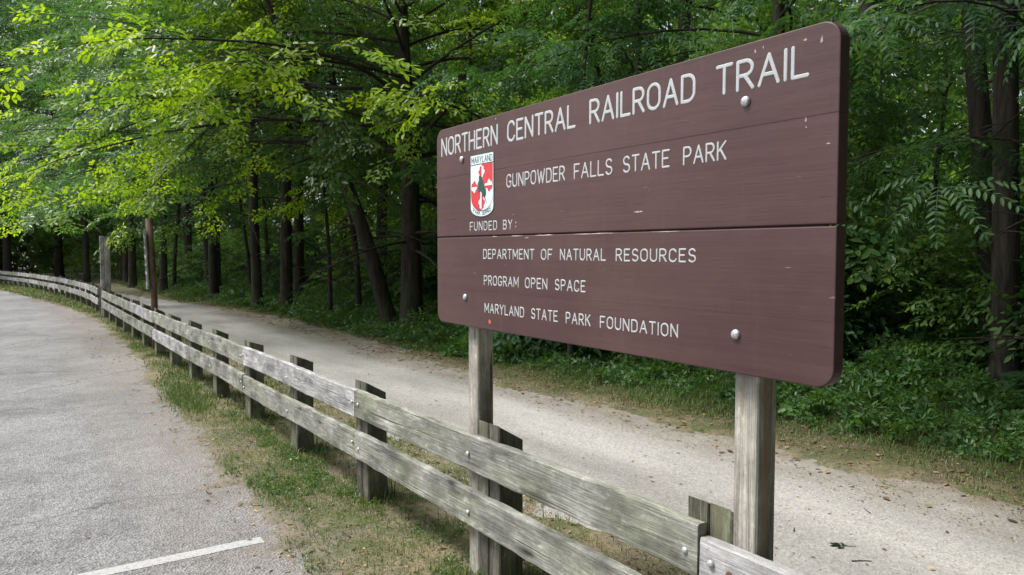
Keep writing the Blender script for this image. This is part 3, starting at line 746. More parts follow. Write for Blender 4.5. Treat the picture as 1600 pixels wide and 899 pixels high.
def template_broad(r, Lg=.75, n_side=7, leaf=.10, width=1.15, flat=.35):
    """a flat leafy spray along +X: side twigs left and right with alternate leaves"""
    P = []; A = []; S_ = []
    def twig(p0, az, ln, k):
        for q in range(k):
            t = (q + .6) / k; p = p0 + np.array([math.cos(az), math.sin(az), -.12 * t]) * ln * t
            P.append(p + r.normal(0, .008, 3)); A.append(az + (1 if q % 2 else -1) * r.uniform(.5, 1.0)); S_.append(leaf * r.uniform(.65, 1.15))
        P.append(p0 + np.array([math.cos(az), math.sin(az), -.12]) * ln); A.append(az + r.normal(0, .2)); S_.append(leaf)
    stems = [(np.zeros(3), np.array([Lg, 0, -.09]))]
    for q in range(n_side):
        t = .15 + .8 * q / n_side; s = 1 if q % 2 else -1; az = s * r.uniform(.6, 1.0); ln = Lg * (.55 - .35 * t) * r.uniform(.8, 1.2)
        p0 = np.array([Lg * t, 0, -.09 * t * t]); twig(p0, az, ln, 4); stems.append((p0, p0 + np.array([math.cos(az), math.sin(az), -.12]) * ln))
    twig(np.array([Lg * .55, 0, -.05]), 0, Lg * .45, 4)
    n = len(P)
    V, F = leaves_from(np.array(P), np.array(A), r.normal(-.25, flat, n), r.normal(0, flat, n), np.array(S_), width)
    return V, F, stems
def template_pinnate(r, n_leaf=5, Lg=.5, pairs=8, leaf=.11):
    """a tuft of long compound leaves, each a drooping rachis with paired leaflets"""
    P = []; A = []; PT = []; S_ = []; stems = []
    for k in range(n_leaf):
        az = (k - (n_leaf - 1) / 2) * r.uniform(.5, .8); ln = Lg * r.uniform(.75, 1.2); p0 = np.array([.05 * k, 0, 0]); el_ = r.uniform(-.05, .35)
        pv = p0; dirx = np.array([math.cos(az), math.sin(az)])
        for q in range(pairs):
            t = (q + 1) / pairs; p = p0 + np.array([dirx[0] * ln * t, dirx[1] * ln * t, ln * (el_ * t - .55 * t * t)])
            if q > 0:
                for s in (1, -1):
                    P.append(p); A.append(az + s * r.uniform(.95, 1.2)); PT.append(-.25 - .25 * t + r.normal(0, .1)); S_.append(leaf * (1.1 - .55 * abs(t - .5)) * r.uniform(.85, 1.1))
            stems.append((pv, p)); pv = p
        P.append(pv); A.append(az); PT.append(-.7); S_.append(leaf * .8)
    n = len(P)
    V, F = leaves_from(np.array(P), np.array(A), np.array(PT), r.normal(0, .2, n), np.array(S_), .78)
    return V, F, stems
def crown_mesh(name, sprays, temps, m, r, stems=True, jit=.25):
    """sprays: array rows (x,y,z,az,pitch,roll,scale)"""
    sp_ = np.array(sprays); Vs = []; Fs = []; vs = []; off = 0
    pick = r.integers(0, len(temps), len(sp_))
    for k, (TV, TF, ST) in enumerate(temps):
        q = sp_[pick == k]
        if not len(q): continue
        Rm = rotm(q[:, 3], q[:, 4], q[:, 5])
        sv = TV; sf = TF
        if stems:                                   # thin triangular twigs
            e = []; fe = []
            for (a, b) in ST:
                d = b - a; s = np.array([-d[1], d[0], 0]); s = s / (np.linalg.norm(s) + 1e-9) * .0035; i0 = len(TV) + len(e)
                e += [a + s, a - s, b - s * .4, b + s * .4]; fe.append((i0, i0 + 1, i0 + 2, i0 + 3))
            sv = np.concatenate([TV, np.array(e)]); sf = np.concatenate([TF, np.array(fe)])
        V = np.einsum('kj,nji->nki', sv, Rm) * q[:, 6][:, None, None] + q[:, None, :3]
        F = (np.arange(len(q))[:, None, None] * len(sv) + sf[None]).reshape(-1, 4) + off
        nl = len(TF) // 2; ns = len(sf) - len(TF)
        base = r.random(len(q))[:, None] * .5 + .12
        lv = np.clip(base + r.random((len(q), nl)) * .5 - .05, 0, 1)
        var = np.concatenate([np.repeat(lv, 2, 1), np.full((len(q), ns), 0.0)], 1)
        Vs.append(V.reshape(-1, 3)); Fs.append(F); vs.append(var.ravel()); off += V.shape[0] * V.shape[1]
    return np_mesh(name, np.concatenate(Vs), np.concatenate(Fs), m, np.concatenate(vs))

def gen_tree(seed, H, r0, base, Rad, nl, sub, temps, leafm, barkm, prof=None, rise=.35, droop=.9, lean=(0, 0), wob=.15, roots=1.35, spr_scale=1.0, dead=6, trunks=None, limb_r=.33, az_bias=None, spr=3, seg_side=10):
    """returns (trunk mesh, crown mesh), base at origin"""
    r = np.random.default_rng(seed); TV = []; TF = []; n = 0; sprays = []
    def add(P, rad, sides):
        nonlocal n
        V, F = tube_arr(P, rad, sides); TV.append(V); TF.append(F + n); n += len(V)
    ts = np.linspace(0, 1, 16)
    ph = r.random(4) * 6
    def tp(t): return np.array([lean[0] * t ** 1.3 + wob * math.sin(3.1 * t + ph[0]) * t + .3 * wob * math.sin(9 * t + ph[1]) * t, lean[1] * t ** 1.3 + wob * math.sin(2.7 * t + ph[2]) * t + .3 * wob * math.sin(8 * t + ph[3]) * t, H * t])
    P = np.array([tp(t) for t in ts]); P = np.vstack([[P[0] - [0, 0, .3]], P[:1], P[0] * .98 + P[1] * .02 + [0, 0, .12], P[1:]])
    rad = r0 * (1 - ts) ** .75 * .95 + .012; rad = np.concatenate([[rad[0] * roots * 1.15, rad[0] * roots, rad[0] * 1.1], rad[1:]])
    add(P, rad, seg_side)
    prof = prof or (lambda t: (1 - t) ** .6 * .85 + .18)
    def limb(p, az, Lg, el, rr, leafy=True, depth=0):
        k = 8; pts = [p]; e = el; a = az
        for q in range(k):
            st = Lg / k; e -= droop / k * r.uniform(.6, 1.4); a += r.normal(0, .09)
            pts.append(pts[-1] + st * np.array([math.cos(a) * math.cos(e), math.sin(a) * math.cos(e), math.sin(e)]))
        pts = np.array(pts); add(pts, np.linspace(rr, .005, k + 1), 5)
        ns = sub if leafy else 4
        for j in range(ns):
            u = .22 + .76 * (j + r.random() * .7) / ns; f = u * k; i = min(int(f), k - 1); q0 = pts[i] + (pts[i + 1] - pts[i]) * (f - i)
            d = pts[i + 1] - pts[i]; a2 = math.atan2(d[1], d[0]) + (1 if j % 2 else -1) * r.uniform(.45, 1.15)
            ln = Lg * (.48 - .28 * u) * r.uniform(.7, 1.25) + .25; e2 = math.asin(max(-1, min(1, d[2] / (np.linalg.norm(d) + 1e-9)))) * .6 + r.normal(.02, .2)
            sp2 = [q0]; ee = e2
            for _ in range(4):
                ee -= droop * .12; a2 += r.normal(0, .15); sp2.append(sp2[-1] + ln / 4 * np.array([math.cos(a2) * math.cos(ee), math.sin(a2) * math.cos(ee), math.sin(ee)]))
            sp2 = np.array(sp2); add(sp2, np.linspace(max(.004, rr * .3 * (1 - u) + .006), .003, 5), 3)
            if not leafy: continue
            for s in range(spr):
                v = .35 + .65 * s / max(1, spr - 1); ff = v * 4; ii = min(int(ff), 3); q1 = sp2[ii] + (sp2[ii + 1] - sp2[ii]) * (ff - ii)
                sgn = 0 if s == spr - 1 else (1 if s % 2 else -1) * r.uniform(.4, .9)
                sprays.append((*q1, a2 + sgn, ee * .7 + r.normal(-.1, .22), r.normal(0, .3), spr_scale * r.uniform(.75, 1.2)))
        if leafy:
            for s in range(2): sprays.append((*pts[-1 - s], a + r.normal(0, .4), e * .8, r.normal(0, .3), spr_scale * r.uniform(.8, 1.2)))
    for i in range(nl):
        t = (i + r.random()) / nl; h = base + (H * .97 - base) * t; tt = h / H
        az = i * 2.4 + r.normal(0, .3)
        Lg = Rad * prof(t) * r.uniform(.7, 1.15)
        if az_bias: Lg *= 1 + az_bias[1] * math.cos(az - az_bias[0])
        limb(tp(tt), az, max(Lg, .6), rise + .9 * t ** 2 + r.normal(0, .12), max(.012, r0 * limb_r * (1 - tt) ** .7))
    for i in range(dead):
        h = base * r.uniform(.35, .95); limb(tp(h / H), r.random() * 6.3, Rad * r.uniform(.25, .6), r.normal(.1, .2), r0 * .12 + .006, False)
    tm = np_mesh('trunk', np.concatenate(TV), np.concatenate(TF), barkm, smooth=True)
    cm = crown_mesh('crown', sprays, temps, leafm, r)
    return tm, cm
rT = np.random.default_rng(3)
T_ELM = [template_broad(rT, .80, 8, .115, 1.05, .33) for _ in range(4)]
T_FINE = [template_broad(rT, .75, 9, .085, 1.0, .35) for _ in range(4)]
T_BIG = [template_broad(rT, .85, 7, .155, 1.2, .4) for _ in range(4)]
T_PIN = [template_pinnate(rT, 6, .50, 11, .078) for _ in range(4)]
T_FAR = [template_broad(rT, 1.5, 6, .27, 1.3, 1.0) for _ in range(4)]

def plant(name, meshes, loc, label, cat='tree', group=None, rz=0.0, scale=1.0, sink=0):
    x, y = loc
    z = float(ground_h(np.array([x]), np.array([y]))[0])
    t = tag(empty(name, (x, y, z - sink), rz, scale), label, cat, group)
    link('trunk', meshes[0], t); link('crown', meshes[1], t)
    return t

GT = 'trees lining the trail'
layer = lambda t: .55 + .6 * math.sin(math.pi * min(1, .25 + t * .8)) * (1 - t * .45)
# prototypes
P_spread = [gen_tree(11, 11.5, .17, 3.8, 5.0, 30, 8, T_ELM, M['leaf_mid'], M['bark'], layer, .25, .7),
            gen_tree(12, 10.5, .15, 3.5, 4.8, 28, 8, T_ELM, M['leaf_bright'], M['bark'], layer, .3, .8)]
P_tall = [gen_tree(21, 17, .17, 5.5, 2.6, 8, 5, T_BIG, M['leaf_mid'], M['bark'], None, .4, .7, (.9, .3), .35, dead=7),
          gen_tree(22, 15, .13, 5.0, 2.4, 8, 5, T_BIG, M['leaf_mid'], M['bark'], None, .45, .8, (-.9, .6), .45, dead=7),
          gen_tree(23, 18, .20, 6.0, 2.8, 8, 5, T_BIG, M['leaf_dark'], M['bark'], None, .35, .7, (.3, -.8), .3, dead=7)]
P_sap = [gen_tree(31, 4.6, .035, 1.0, 1.7, 12, 5, T_FINE, M['leaf_far'], M['bark'], None, .4, .7, dead=0, spr=2),
         gen_tree(32, 3.6, .03, .6, 1.5, 11, 5, T_ELM, M['leaf_bright'], M['bark'], None, .4, .7, dead=0, spr=2)]
P_shrub = [gen_tree(41, 1.7, .02, .15, 1.2, 15, 4, T_FINE, M['leaf_far'], M['bark'], None, .6, .8, dead=0, spr=2),
           gen_tree(42, 1.3, .02, .1, 1.1, 16, 5, T_ELM, M['leaf_dark'], M['bark'], None, .6, .8, dead=0, spr=2)]
P_pin = [gen_tree(51, 9.5, .10, 2.8, 3.3, 20, 4, T_PIN, M['leaf_dark'], M['bark'], layer, .3, .75, (-.3, .2), spr=2, dead=3),
         gen_tree(52, 6.5, .06, 2.3, 2.5, 16, 4, T_PIN, M['leaf_dark'], M['bark'], layer, .35, .8, spr=2, dead=2)]

# the two trees whose trunks stand together left of the sign
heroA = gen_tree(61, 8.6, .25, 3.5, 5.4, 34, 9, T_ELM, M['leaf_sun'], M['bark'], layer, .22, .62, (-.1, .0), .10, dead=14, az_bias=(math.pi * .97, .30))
plant('broadleaf_tree', heroA, (6.89, 14.1), 'broad tree with a straight dark trunk just left of the sign, bright green layered boughs', group=GT)
heroB = gen_tree(62, 8, .175, 4.6, 3.6, 16, 7, T_ELM, M['leaf_bright'], M['bark'], layer, .25, .8, (-2.6, 1.2), .25, dead=12)
plant('leaning_tree', heroB, (6.6, 14.6), 'dark leaning tree whose curved trunk bends left beside the straight one', group=GT)
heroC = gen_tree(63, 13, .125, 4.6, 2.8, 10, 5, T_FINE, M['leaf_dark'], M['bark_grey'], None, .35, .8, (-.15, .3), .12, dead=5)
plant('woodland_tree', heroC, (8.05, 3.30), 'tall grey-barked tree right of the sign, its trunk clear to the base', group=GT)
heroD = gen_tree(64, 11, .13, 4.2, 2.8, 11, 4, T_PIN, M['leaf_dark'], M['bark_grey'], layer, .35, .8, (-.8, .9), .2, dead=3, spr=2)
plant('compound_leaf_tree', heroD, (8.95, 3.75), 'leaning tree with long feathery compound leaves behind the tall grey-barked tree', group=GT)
plant('compound_leaf_tree', P_pin[0], (7.6, 5.6), 'tree with drooping feathery compound leaves directly behind the right end of the sign', group=GT, rz=1.0)
plant('compound_leaf_tree', P_pin[1], (7.0, 2.5), 'small feathery-leaved tree nearest the right edge of the photo', group=GT, rz=2.2, scale=.95)
plant('compound_leaf_tree', P_pin[1], (8.3, 8.6), 'small feathery-leaved tree above the middle of the sign', group=GT, rz=4.0, scale=1.15)
# trees along the trail beyond, reaching over the fence
row = [(6.15, 20.4, 0, 'slim tree beyond the leaning one, its boughs layered over the trail'), (5.85, 22.2, 1, 'darker-stemmed tree close to the trail, bright boughs reaching over the fence'),
       (5.9, 28.2, 0, 'tree behind the reddish-brown notice post, low boughs over the trail'), (5.1, 34.0, 1, 'bright tree overhanging the fence behind the grey timber post'),
       (4.7, 40.5, 0, 'mid-green tree with drooping boughs beyond the fence joint'), (3.4, 50, 1, 'distant bright tree where the far fence curves left')]
for k, (x, y, q, lb) in enumerate(row):
    plant('broadleaf_tree', P_spread[q], (x, y), lb, group=GT, rz=k * 1.9 + .4, scale=(1.0, 1.04, 1.05, 1.1, 1.15, 1.25)[k])
# inner wood: straight dark trunks
inner = [(7.05, 17.4, 1, .6), (6.5, 17.9, 0, .36), (7.7, 13.6, 1, .55), (8.6, 19.5, 0, .95), (7.4, 23.2, 2, .85), (9.5, 25.0, 1, .9), (6.7, 26.3, 1, .5), (6.5, 30.5, 0, .9), (6.7, 33.2, 2, .75), (8.5, 32.5, 1, 1.1), (11.5, 20.0, 2, 1), (10.5, 13.2, 0, 1),
         (9.3, 10.3, 1, .8), (12.7, 7.6, 2, 1), (6.0, 37, 1, .7), (4.9, 45, 0, .9), (7.5, 42, 2, 1.1), (5.4, 51, 0, 1.1), (12.5, 12, 0, 1.1), (7.9, 28.5, 0, .5)]
for k, (x, y, q, s) in enumerate(inner):
    plant('woodland_tree', P_tall[q], (x, y), 'unseen dark-trunked tree of the wood, added behind the viewer for shade', group='trees inside the wood', rz=k * 2.1, scale=s)
plant('young_tree', P_tall[0], (8.3, 5.35), 'spindly young tree with a pencil-thin stem beside the right end of the sign', group=GT, scale=.26, rz=1)
plant('young_tree', P_tall[1], (6.35, 8.0), 'thin young tree whose stem shows under the middle of the sign', group=GT, scale=.42, rz=2)
# far end: sunlit trees beyond the bend
for k, (x, y, q, s) in enumerate([(-.5, 56, 0, 1.5), (-6, 60, 1, 1.6), (-13, 66, 0, 1.6), (-19, 68, 1, 1.5), (2.5, 62, 0, 1.7), (-9, 74, 1, 2.0), (-1, 78, 0, 2.1), (-17, 82, 1, 2.1), (-26, 76, 0, 1.9), (-4, 67, 1, 1.8)]):
    plant('broadleaf_tree', P_spread[q], (x, y), 'distant sunlit tree beyond the bend of the far fence', group='trees beyond the bend', rz=k * 1.3, scale=s)
# understorey
sap = [(8.4, 9.8), (9.9, 11.4), (12.4, 9.9), (13.8, 3.6), (15.5, 6.5), (11.8, 13.8), (9.2, 16.2), (10.6, 12.0), (8.8, 6.4), (10.2, 5.0), (11.3, 4.0), (10.9, 7.6), (10.8, 20.5), (10.4, 9.2), (9.3, 33), (10.2, 27.4), (12, 23), (14, 9), (13, 15.5), (14, 18)]
for k, (x, y) in enumerate(sap):
    plant('sapling', P_sap[k % 2], (x, y), 'leafy sapling among the dark trunks of the wood', 'sapling', 'saplings inside the wood', rz=k * 1.7, scale=.85 + .55 * ((k * 7) % 5) / 5)
shr = [(7.3, 10.4), (7.6, 9.2), (7.9, 7.4), (8.6, 6.0), (9.2, 4.6), (8.9, 2.0), (9.6, 3.4), (9.1, 17.4), (8.6, 21.8), (8.8, 25.2), (8.2, 32), (7.9, 35.5), (9.3, 8.6), (10.8, 1.8), (8.9, 11.4), (11.8, 6.6), (7.2, 39), (10.4, 16.4), (10.8, 23.6)]
for k, (x, y) in enumerate(shr):
    plant('shrub', P_shrub[k % 2], (x, y), 'leafy green shrub on the wood floor behind the trail', 'shrub', 'shrubs on the wood floor', rz=k * 2.3, scale=.8 + .5 * ((k * 3) % 4) / 4)
# unseen trees added behind the viewer to block sky light from that side
for k, (x, y, q, s) in enumerate([(6.5, -3.5, 0, 1), (9, -6, 2, 1), (5.5, -8, 0, 1.1), (11, -2.5, 1, 1.1)]):
    plant('woodland_tree', P_tall[q], (x, y), 'unseen dark-trunked tree of the wood, added behind the viewer for shade', group='trees inside the wood', rz=k * 2.6 + 1, scale=s)
for k, (x, y, q, s) in enumerate([(2.6, -4.2, 0, 1.15), (-2.6, -5.2, 1, 1.3), (6.2, -6.5, 1, 1.3), (-8.0, -7.5, 0, 1.35), (.5, -9.5, 1, 1.6), (7.5, -2.4, 0, .9)]):  # leafy crowns added close behind the camera to darken the post ends
    plant('broadleaf_tree', P_spread[q], (x, y), 'unseen leafy tree added behind the viewer to block sky light', group='trees behind the viewer', rz=k * 2.6 + 1, scale=s)

# the far wood and an added leaf wall behind the viewer: one mass
r = np.random.default_rng(77); sprays = []
def mass(n, xf, yf, h0, h1):
    for _ in range(n):
        x, y = xf(), yf(); z = h0 + (h1 - h0) * r.random() ** .9
        sprays.append((x, y, z, r.random() * 6.3, r.normal(-.4, .6), r.normal(0, .9), r.uniform(.8, 1.5)))
mass(9000, lambda: r.uniform(28, 38), lambda: r.uniform(-14, 56), 0, 20)
mass(4600, lambda: r.uniform(4, 34), lambda: r.uniform(58, 68), 0, 23)
mass(6000, lambda: r.uniform(-40, 14), lambda: r.uniform(84, 98), 0, 32)
mass(1500, lambda: r.uniform(-22, 6), lambda: r.uniform(74, 80), 0, 6)
mass(2600, lambda: r.uniform(-22, 24), lambda: r.uniform(-17, -12), 0, 17)  # unseen leaf wall behind the camera, added to block low sky light
tag(link('distant_woods', crown_mesh('distant_woods', sprays, T_FAR, M['leaf_far'], r, False)), 'dense green wood filling the background behind the nearer trees, plus an unseen leaf wall added behind the viewer', 'woods', kind='stuff')

r = np.random.default_rng(78); sprays = []
def bank(n, x0, x1, y0, y1, h):
    for _ in range(n):
        x = r.uniform(x0, x1); y = r.uniform(y0, y1); top = h * (.25 + 1.3 * float(fbm(np.array(x * .35), np.array(y * .35), 71)))
        z = float(ground_h(np.array([x]), np.array([y]))[0]) + top * r.random() ** .6
        sprays.append((x, y, z, r.random() * 6.3, r.normal(-.1, .5), r.normal(0, .6), r.uniform(.35, .8)))
bank(850, 12.5, 21, .5, 18, 3.8); bank(1100, 11.5, 20, 20, 46, 3.0); bank(500, 6.5, 14, 46, 56, 3.0)
tag(link('thicket', crown_mesh('thicket', sprays, T_FAR, M['leaf_far'], r, False)), 'light green thicket growing in the open behind the dark trunks', 'thicket', kind='stuff')

# ---------------------------------------------------------------- grass, weeds, litter
def blades(n_try, xf, yf, dens, hmin, hmax, width, dryf, seed, lean=.5, hs=None):
    r = np.random.default_rng(seed)
    X = xf(r, n_try); Y = yf(r, n_try); k = r.random(n_try) < dens(X, Y); X, Y = X[k], Y[k]; n = len(X)
    Z = ground_h(X, Y) - .004; az = r.random(n) * 6.283; h = r.uniform(hmin, hmax, n) * r.uniform(.6, 1.3, n); ln = np.abs(r.normal(0, lean, n))
    if hs is not None: h = h * hs(X, Y)
    dry = dryf(X, Y, r); g = r.random(n); h = np.where(g < dry, h * .55, h); ln = np.where(g < dry, ln * 1.6, ln)
    d = np.stack([np.cos(az), np.sin(az), 0 * az], -1); s = np.stack([-np.sin(az), np.cos(az), 0 * az], -1) * (width * r.uniform(.6, 1.3, n))[:, None]
    B = np.stack([X, Y, Z], -1); up = np.array([0, 0, 1.])
    m_ = B + d * (h * ln * .35)[:, None] + up * (h * .6)[:, None]; t_ = B + d * (h * ln * 1.1)[:, None] + up * (h * np.clip(1 - .35 * ln, .3, 1))[:, None]
    V = np.stack([B - s, B + s, m_ + s * .8, m_ - s * .8, t_ + s * .1, t_ - s * .1], 1).reshape(-1, 3)
    F = (np.arange(n)[:, None, None] * 6 + np.array([(0, 1, 2, 3), (3, 2, 4, 5)])[None]).reshape(-1, 4)
    var = np.where(g < dry, r.uniform(0, .33, n), r.uniform(.42, 1, n))
    return V, F, np.repeat(var, 2)
def join(parts):
    V = []; F = []; v = []; o = 0
    for a, b, c in parts: V.append(a); F.append(b + o); v.append(c); o += len(a)
    return np.concatenate(V), np.concatenate(F), np.concatenate(v)
def patch(X, Y): return sstep(.44, .60, fbm(X * 2.1 + 9, Y * 1.6, 51)) 
def d_front(X, Y): return (.34 + .66 * patch(X, Y)) * sstep(.02, .28, X - road_e(Y) - .05 * np.sin(Y * 3)) * (X < 1.82)
def d_back(X, Y): return (.35 + .55 * patch(X + 3, Y)) * (1 - sstep(-.25, .08, X - trail_l(Y) + (fbm(X * 2, Y * 2, 3) - .5) * .6))
dryA = lambda X, Y, r: .56 - .40 * patch(X, Y)
dryB = lambda X, Y, r: .70 - .3 * patch(X + 3, Y)
V, F, v = join([
    blades(95000, lambda r, n: r.uniform(1.0, 1.85, n), lambda r, n: r.uniform(1.0, 8, n), d_front, .012, .038, .0021, dryA, 1, .8),
    blades(30000, lambda r, n: r.uniform(1.0, 1.9, n), lambda r, n: r.uniform(8, 26, n), d_front, .03, .075, .005, dryA, 2, .6),
    blades(34000, lambda r, n: r.uniform(1.8, 3.0, n), lambda r, n: r.uniform(.6, 8, n), d_back, .02, .07, .0026, dryB, 3, .9),
    blades(22000, lambda r, n: r.uniform(1.8, 3.3, n), lambda r, n: r.uniform(8, 26, n), d_back, .04, .10, .006, dryB, 4, .6),
    blades(42000, lambda r, n: r.uniform(-4, 2.6, n), lambda r, n: r.uniform(24, 60, n), lambda X, Y: ((X > road_e(Y) + .1) & (X < trail_l(Y))).astype(float), .05, .12, .014, dryA, 5, .5),
    # weeds round the foot of each post
    blades(5200, lambda r, n: 1.88 + r.normal(0, .10, n), lambda r, n: np.array(posts_y)[r.integers(2, 13, n)] + r.normal(0, .11, n), lambda X, Y: np.ones_like(X), .03, .11, .0028, lambda X, Y, r: .35, 7, .6),
    # the bright tuft beside the fourth post
    blades(2400, lambda r, n: r.normal(1.50, .10, n), lambda r, n: r.normal(8.6, .40, n), lambda X, Y: np.ones_like(X), .03, .085, .003, lambda X, Y, r: .05, 6, .6),
])
tag(link('verge_grass', np_mesh('verge_grass', V, F, M['grass'], v)), 'short patchy green and straw-coloured grass along the fence', 'grass', kind='stuff')
edge_h = lambda X, Y: .20 + .70 * sstep(.2, 1.6, X - trail_r(Y) + (fbm(X * 1.1, Y * .9, 88) - .45) * 1.6)
def d_far(X, Y): return sstep(-.1, .5, X - trail_r(Y) + (fbm(X * 1.6, Y * 1.3, 8) - .5) * .9) * (.35 + .65 * sstep(.38, .55, fbm(X * 1.4, Y * 1.4, 60)))
V, F, v = join([
    blades(110000, lambda r, n: r.uniform(4.8, 8.0, n), lambda r, n: r.uniform(.5, 9, n), d_far, .05, .20, .0035, lambda X, Y, r: .18 + .5 * (1 - sstep(5.0, 6.0, X)), 11, .8, edge_h),
    blades(45000, lambda r, n: r.uniform(4.9, 8.5, n), lambda r, n: r.uniform(9, 26, n), d_far, .06, .22, .008, lambda X, Y, r: .3 * (1 - sstep(5.3, 6.2, X)), 12, .7, edge_h),
    blades(16000, lambda r, n: r.uniform(4.6, 9, n), lambda r, n: r.uniform(26, 48, n), d_far, .08, .25, .014, lambda X, Y, r: .1 * np.ones_like(X), 13, .6)])
tag(link('trailside_grass', np_mesh('trailside_grass', V, F, M['grass'], v)), 'rank dark green grass along the wooded side of the trail', 'grass', kind='stuff')
# low leafy weeds
r = np.random.default_rng(91); sprays = []
T_W = [template_broad(rT, .30, 7, .055, 1.05, .5) for _ in range(3)] + [template_broad(rT, .34, 6, .075, .5, .5) for _ in range(2)] + [template_broad(rT, .26, 5, .085, 1.4, .5)]
def weeds(n, x0, x1, y0, y1, hmax, sc):
    for _ in range(n):
        x = r.uniform(x0, x1); y = r.uniform(y0, y1); hh = hmax * min(1, max(.06, (x - 5.9 - .6 * math.sin(y * 1.9) * math.sin(y * .7 + 1)) / 3.2))
        z = r.random() ** .7 * hh; sprays.append((x, y, z, r.random() * 6.3, r.uniform(-.1, .9), r.normal(0, .4), sc * r.uniform(.7, 1.3)))
weeds(2500, 6.0, 10, .5, 9, .42, .95); weeds(2600, 5.8, 11, 9, 24, .6, 1.25); weeds(1300, 5.8, 13, 24, 42, .7, 1.9); weeds(1200, 10, 16, 0, 14, .7, 1.5)
sprays = np.array(sprays); sprays[:, 2] += ground_h(sprays[:, 0], sprays[:, 1])
tag(link('undergrowth', crown_mesh('undergrowth', sprays, T_W, M['weed'], r, False)), 'low leafy weeds covering the wood floor', 'undergrowth', kind='stuff')
# clover and broad weeds in the verge
T_C = [template_broad(rT, .07, 4, .020, 1.6, .4) for _ in range(3)]
n = 5200; X = r.uniform(1.0, 2.9, n); Y = 1.0 + 9 * r.random(n) ** 1.2
k = r.random(n) < np.where(X < 1.82, d_front(X, Y) * patch(X, Y), .25 * d_back(X, Y)); X, Y = X[k], Y[k]; n = len(X)
sprays = np.column_stack([X, Y, ground_h(X, Y) + r.uniform(.004, .03, n), r.random(n) * 6.3, r.uniform(-.1, .5, n), r.normal(0, .3, n), r.uniform(.6, 1.2, n)])
tag(link('clover', crown_mesh('clover', sprays, T_C, M['leaf_bright'], r, False)), 'small clover and broad-leaved weeds in the verge', 'clover', kind='stuff')
# fallen leaves and bits
def litter(n, x0, x1, y0, y1, sz, zoff, dens=None):
    X = r.uniform(x0, x1, n); Y = r.uniform(y0, y1, n)
    if dens is not None:
        k = r.random(n) < dens(X, Y); X, Y = X[k], Y[k]
    n = len(X); Z = np.maximum(ground_h(X, Y), gz(Y)) + zoff
    V, F = leaves_from(np.column_stack([X, Y, Z]), r.random(n) * 6.3, r.normal(0, .15, n), r.normal(0, .25, n), sz * r.uniform(.5, 1.3, n), 1.0)
    return V, F, np.repeat(r.random(n) ** 1.4, 2)
V, F, v = join([litter(900, 1.0, 2.9, 1, 9, .035, .008), litter(60, .9, 1.5, 2, 14, .045, .006), litter(55, -2, 1.0, 3, 12, .03, .006), litter(500, 4.6, 5.9, 1, 12, .06, .010), litter(160, 2.9, 4.6, 1, 10, .03, .008), litter(700, 4.9, 6, 10, 26, .08, .012), litter(500, 1.0, 3, 9, 24, .05, .01),
    litter(9000, .7, 1.85, .8, 12, .009, .003, lambda X, Y: np.exp(-((X - road_e(Y) - .02) / .16) ** 2)), litter(6000, 1.2, 2.9, .8, 9, .014, .004), litter(2600, 2.7, 5.2, .8, 10, .013, .003, lambda X, Y: sstep(.5, .65, fbm(X * 1.5, Y * .8, 44)) + .06), litter(4000, 4.5, 5.6, 1, 12, .02, .004)])
tag(link('leaf_litter', np_mesh('leaf_litter', V, F, M['litter'], v)), 'scattered fallen tan and yellow leaves', 'leaves', kind='stuff')
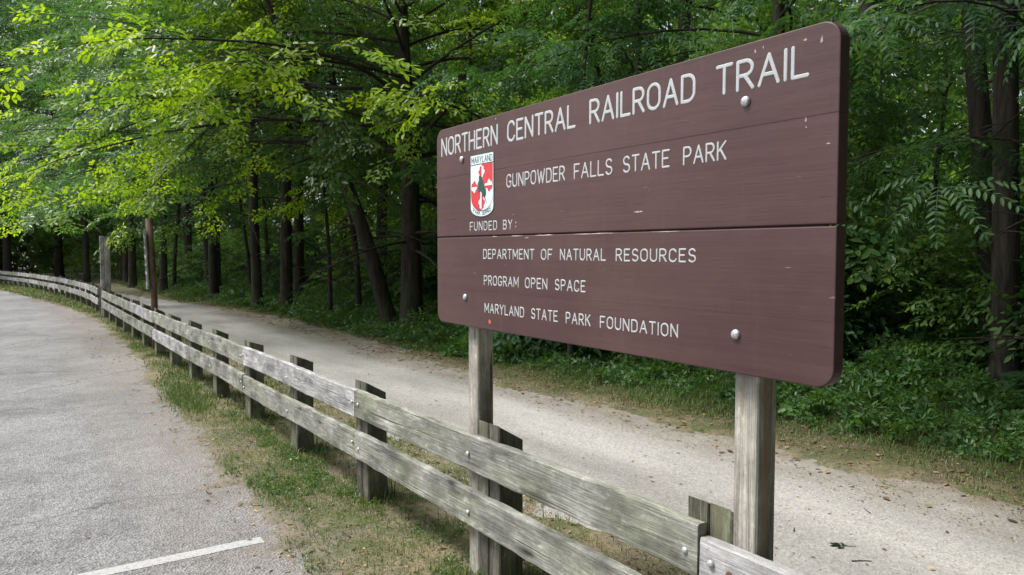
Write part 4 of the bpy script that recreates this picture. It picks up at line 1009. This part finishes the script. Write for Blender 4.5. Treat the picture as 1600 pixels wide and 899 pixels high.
# loose stones on the trail
n = 9000; X = r.uniform(2.5, 5.2, n); Y = .8 + 9.5 * r.random(n) ** 1.5; s = r.uniform(.002, .0055, n) * (1 + (r.random(n) < .012) * 1.0)
O = np.array([(1, 0, 0), (-1, 0, 0), (0, 1, 0), (0, -1, 0), (0, 0, .7), (0, 0, -.7)]); OF = np.array([(0, 2, 4), (2, 1, 4), (1, 3, 4), (3, 0, 4), (2, 0, 5), (1, 2, 5), (3, 1, 5), (0, 3, 5)])
R = rotm(r.random(n) * 6.3, r.normal(0, .4, n), r.normal(0, .4, n))
V = np.einsum('kj,nji->nki', O, R) * s[:, None, None] * r.uniform(.7, 1.3, (n, 6, 1)) + np.stack([X, Y, np.maximum(ground_h(X, Y), gz(Y) + .002) + s * .25], -1)[:, None]
F = (np.arange(n)[:, None, None] * 6 + OF[None]).reshape(-1, 3)
def stone_mat():
    m, nt, b, o = mat('limestone_chips'); at = N(nt, 'Attribute'); at.attribute_name = 'var'
    L(nt, ramp(nt, at.outputs['Fac'], [(0, (.22, .20, .17)), (.5, (.45, .43, .39)), (1, (.62, .60, .56))]), b.inputs['Base Color']); b.inputs['Roughness'].default_value = .9
    return m
tag(link('trail_gravel', np_mesh('trail_gravel', V.reshape(-1, 3), F, stone_mat(), np.repeat(r.random(n), 8))), 'loose pale limestone chips on the trail', 'gravel', kind='stuff')
# sticks
def stick(name, x, y, ln, az, rr, label, cat='stick', m='bark'):
    z = max(float(gz(y)) + .002, float(ground_h(np.array([x]), np.array([y]))[0]))
    t = np.linspace(-.5, .5, 7); q = random.random() * 6
    P = np.column_stack([math.cos(az) * ln * t + .02 * ln * np.sin(5 * t + q) * -math.sin(az), math.sin(az) * ln * t + .04 * ln * np.sin(4 * t + q) * math.cos(az), 0 * t + rr * .7])
    b = MB(); b.tube(P, np.linspace(rr, rr * .5, 7), 6, True); o = b.build(name, M[m], None, True, loc=(x, y, z)); tag(o, label, cat, 'sticks on the trail')
stick('stick', 3.57, 2.10, .105, -.62, .004, 'longest thin stick lying on the trail right of the near sign post')
stick('stick', 3.66, 2.56, .06, .5, .004, 'short upright-looking stick on the trail behind the near sign post')
stick('stick', 4.3, 2.5, .09, .9, .003, 'slim twig on the middle of the trail near the right edge')
sg = tag(empty('leaf_sprig', (3.70, 2.24, gz(2.2) + .004)), 'small dark green sprig lying on the trail above the long stick', 'sprig')
TV, TF, _ = template_broad(rT, .08, 3, .035, 1.0, .3)
me = np_mesh('leaves', np.maximum(TV, [-9, -9, .002]), TF, M['leaf_dark'], np.full(len(TF), .4)); o = link('leaves', me, sg); o.rotation_euler = (0, 0, 2.4)
b = MB(); b.tube([(-.03, 0, .003), (.02, .004, .003), (.08, 0, .003)], .002, 5); b.build('stem', M['bark'], sg).rotation_euler = (0, 0, 2.4)
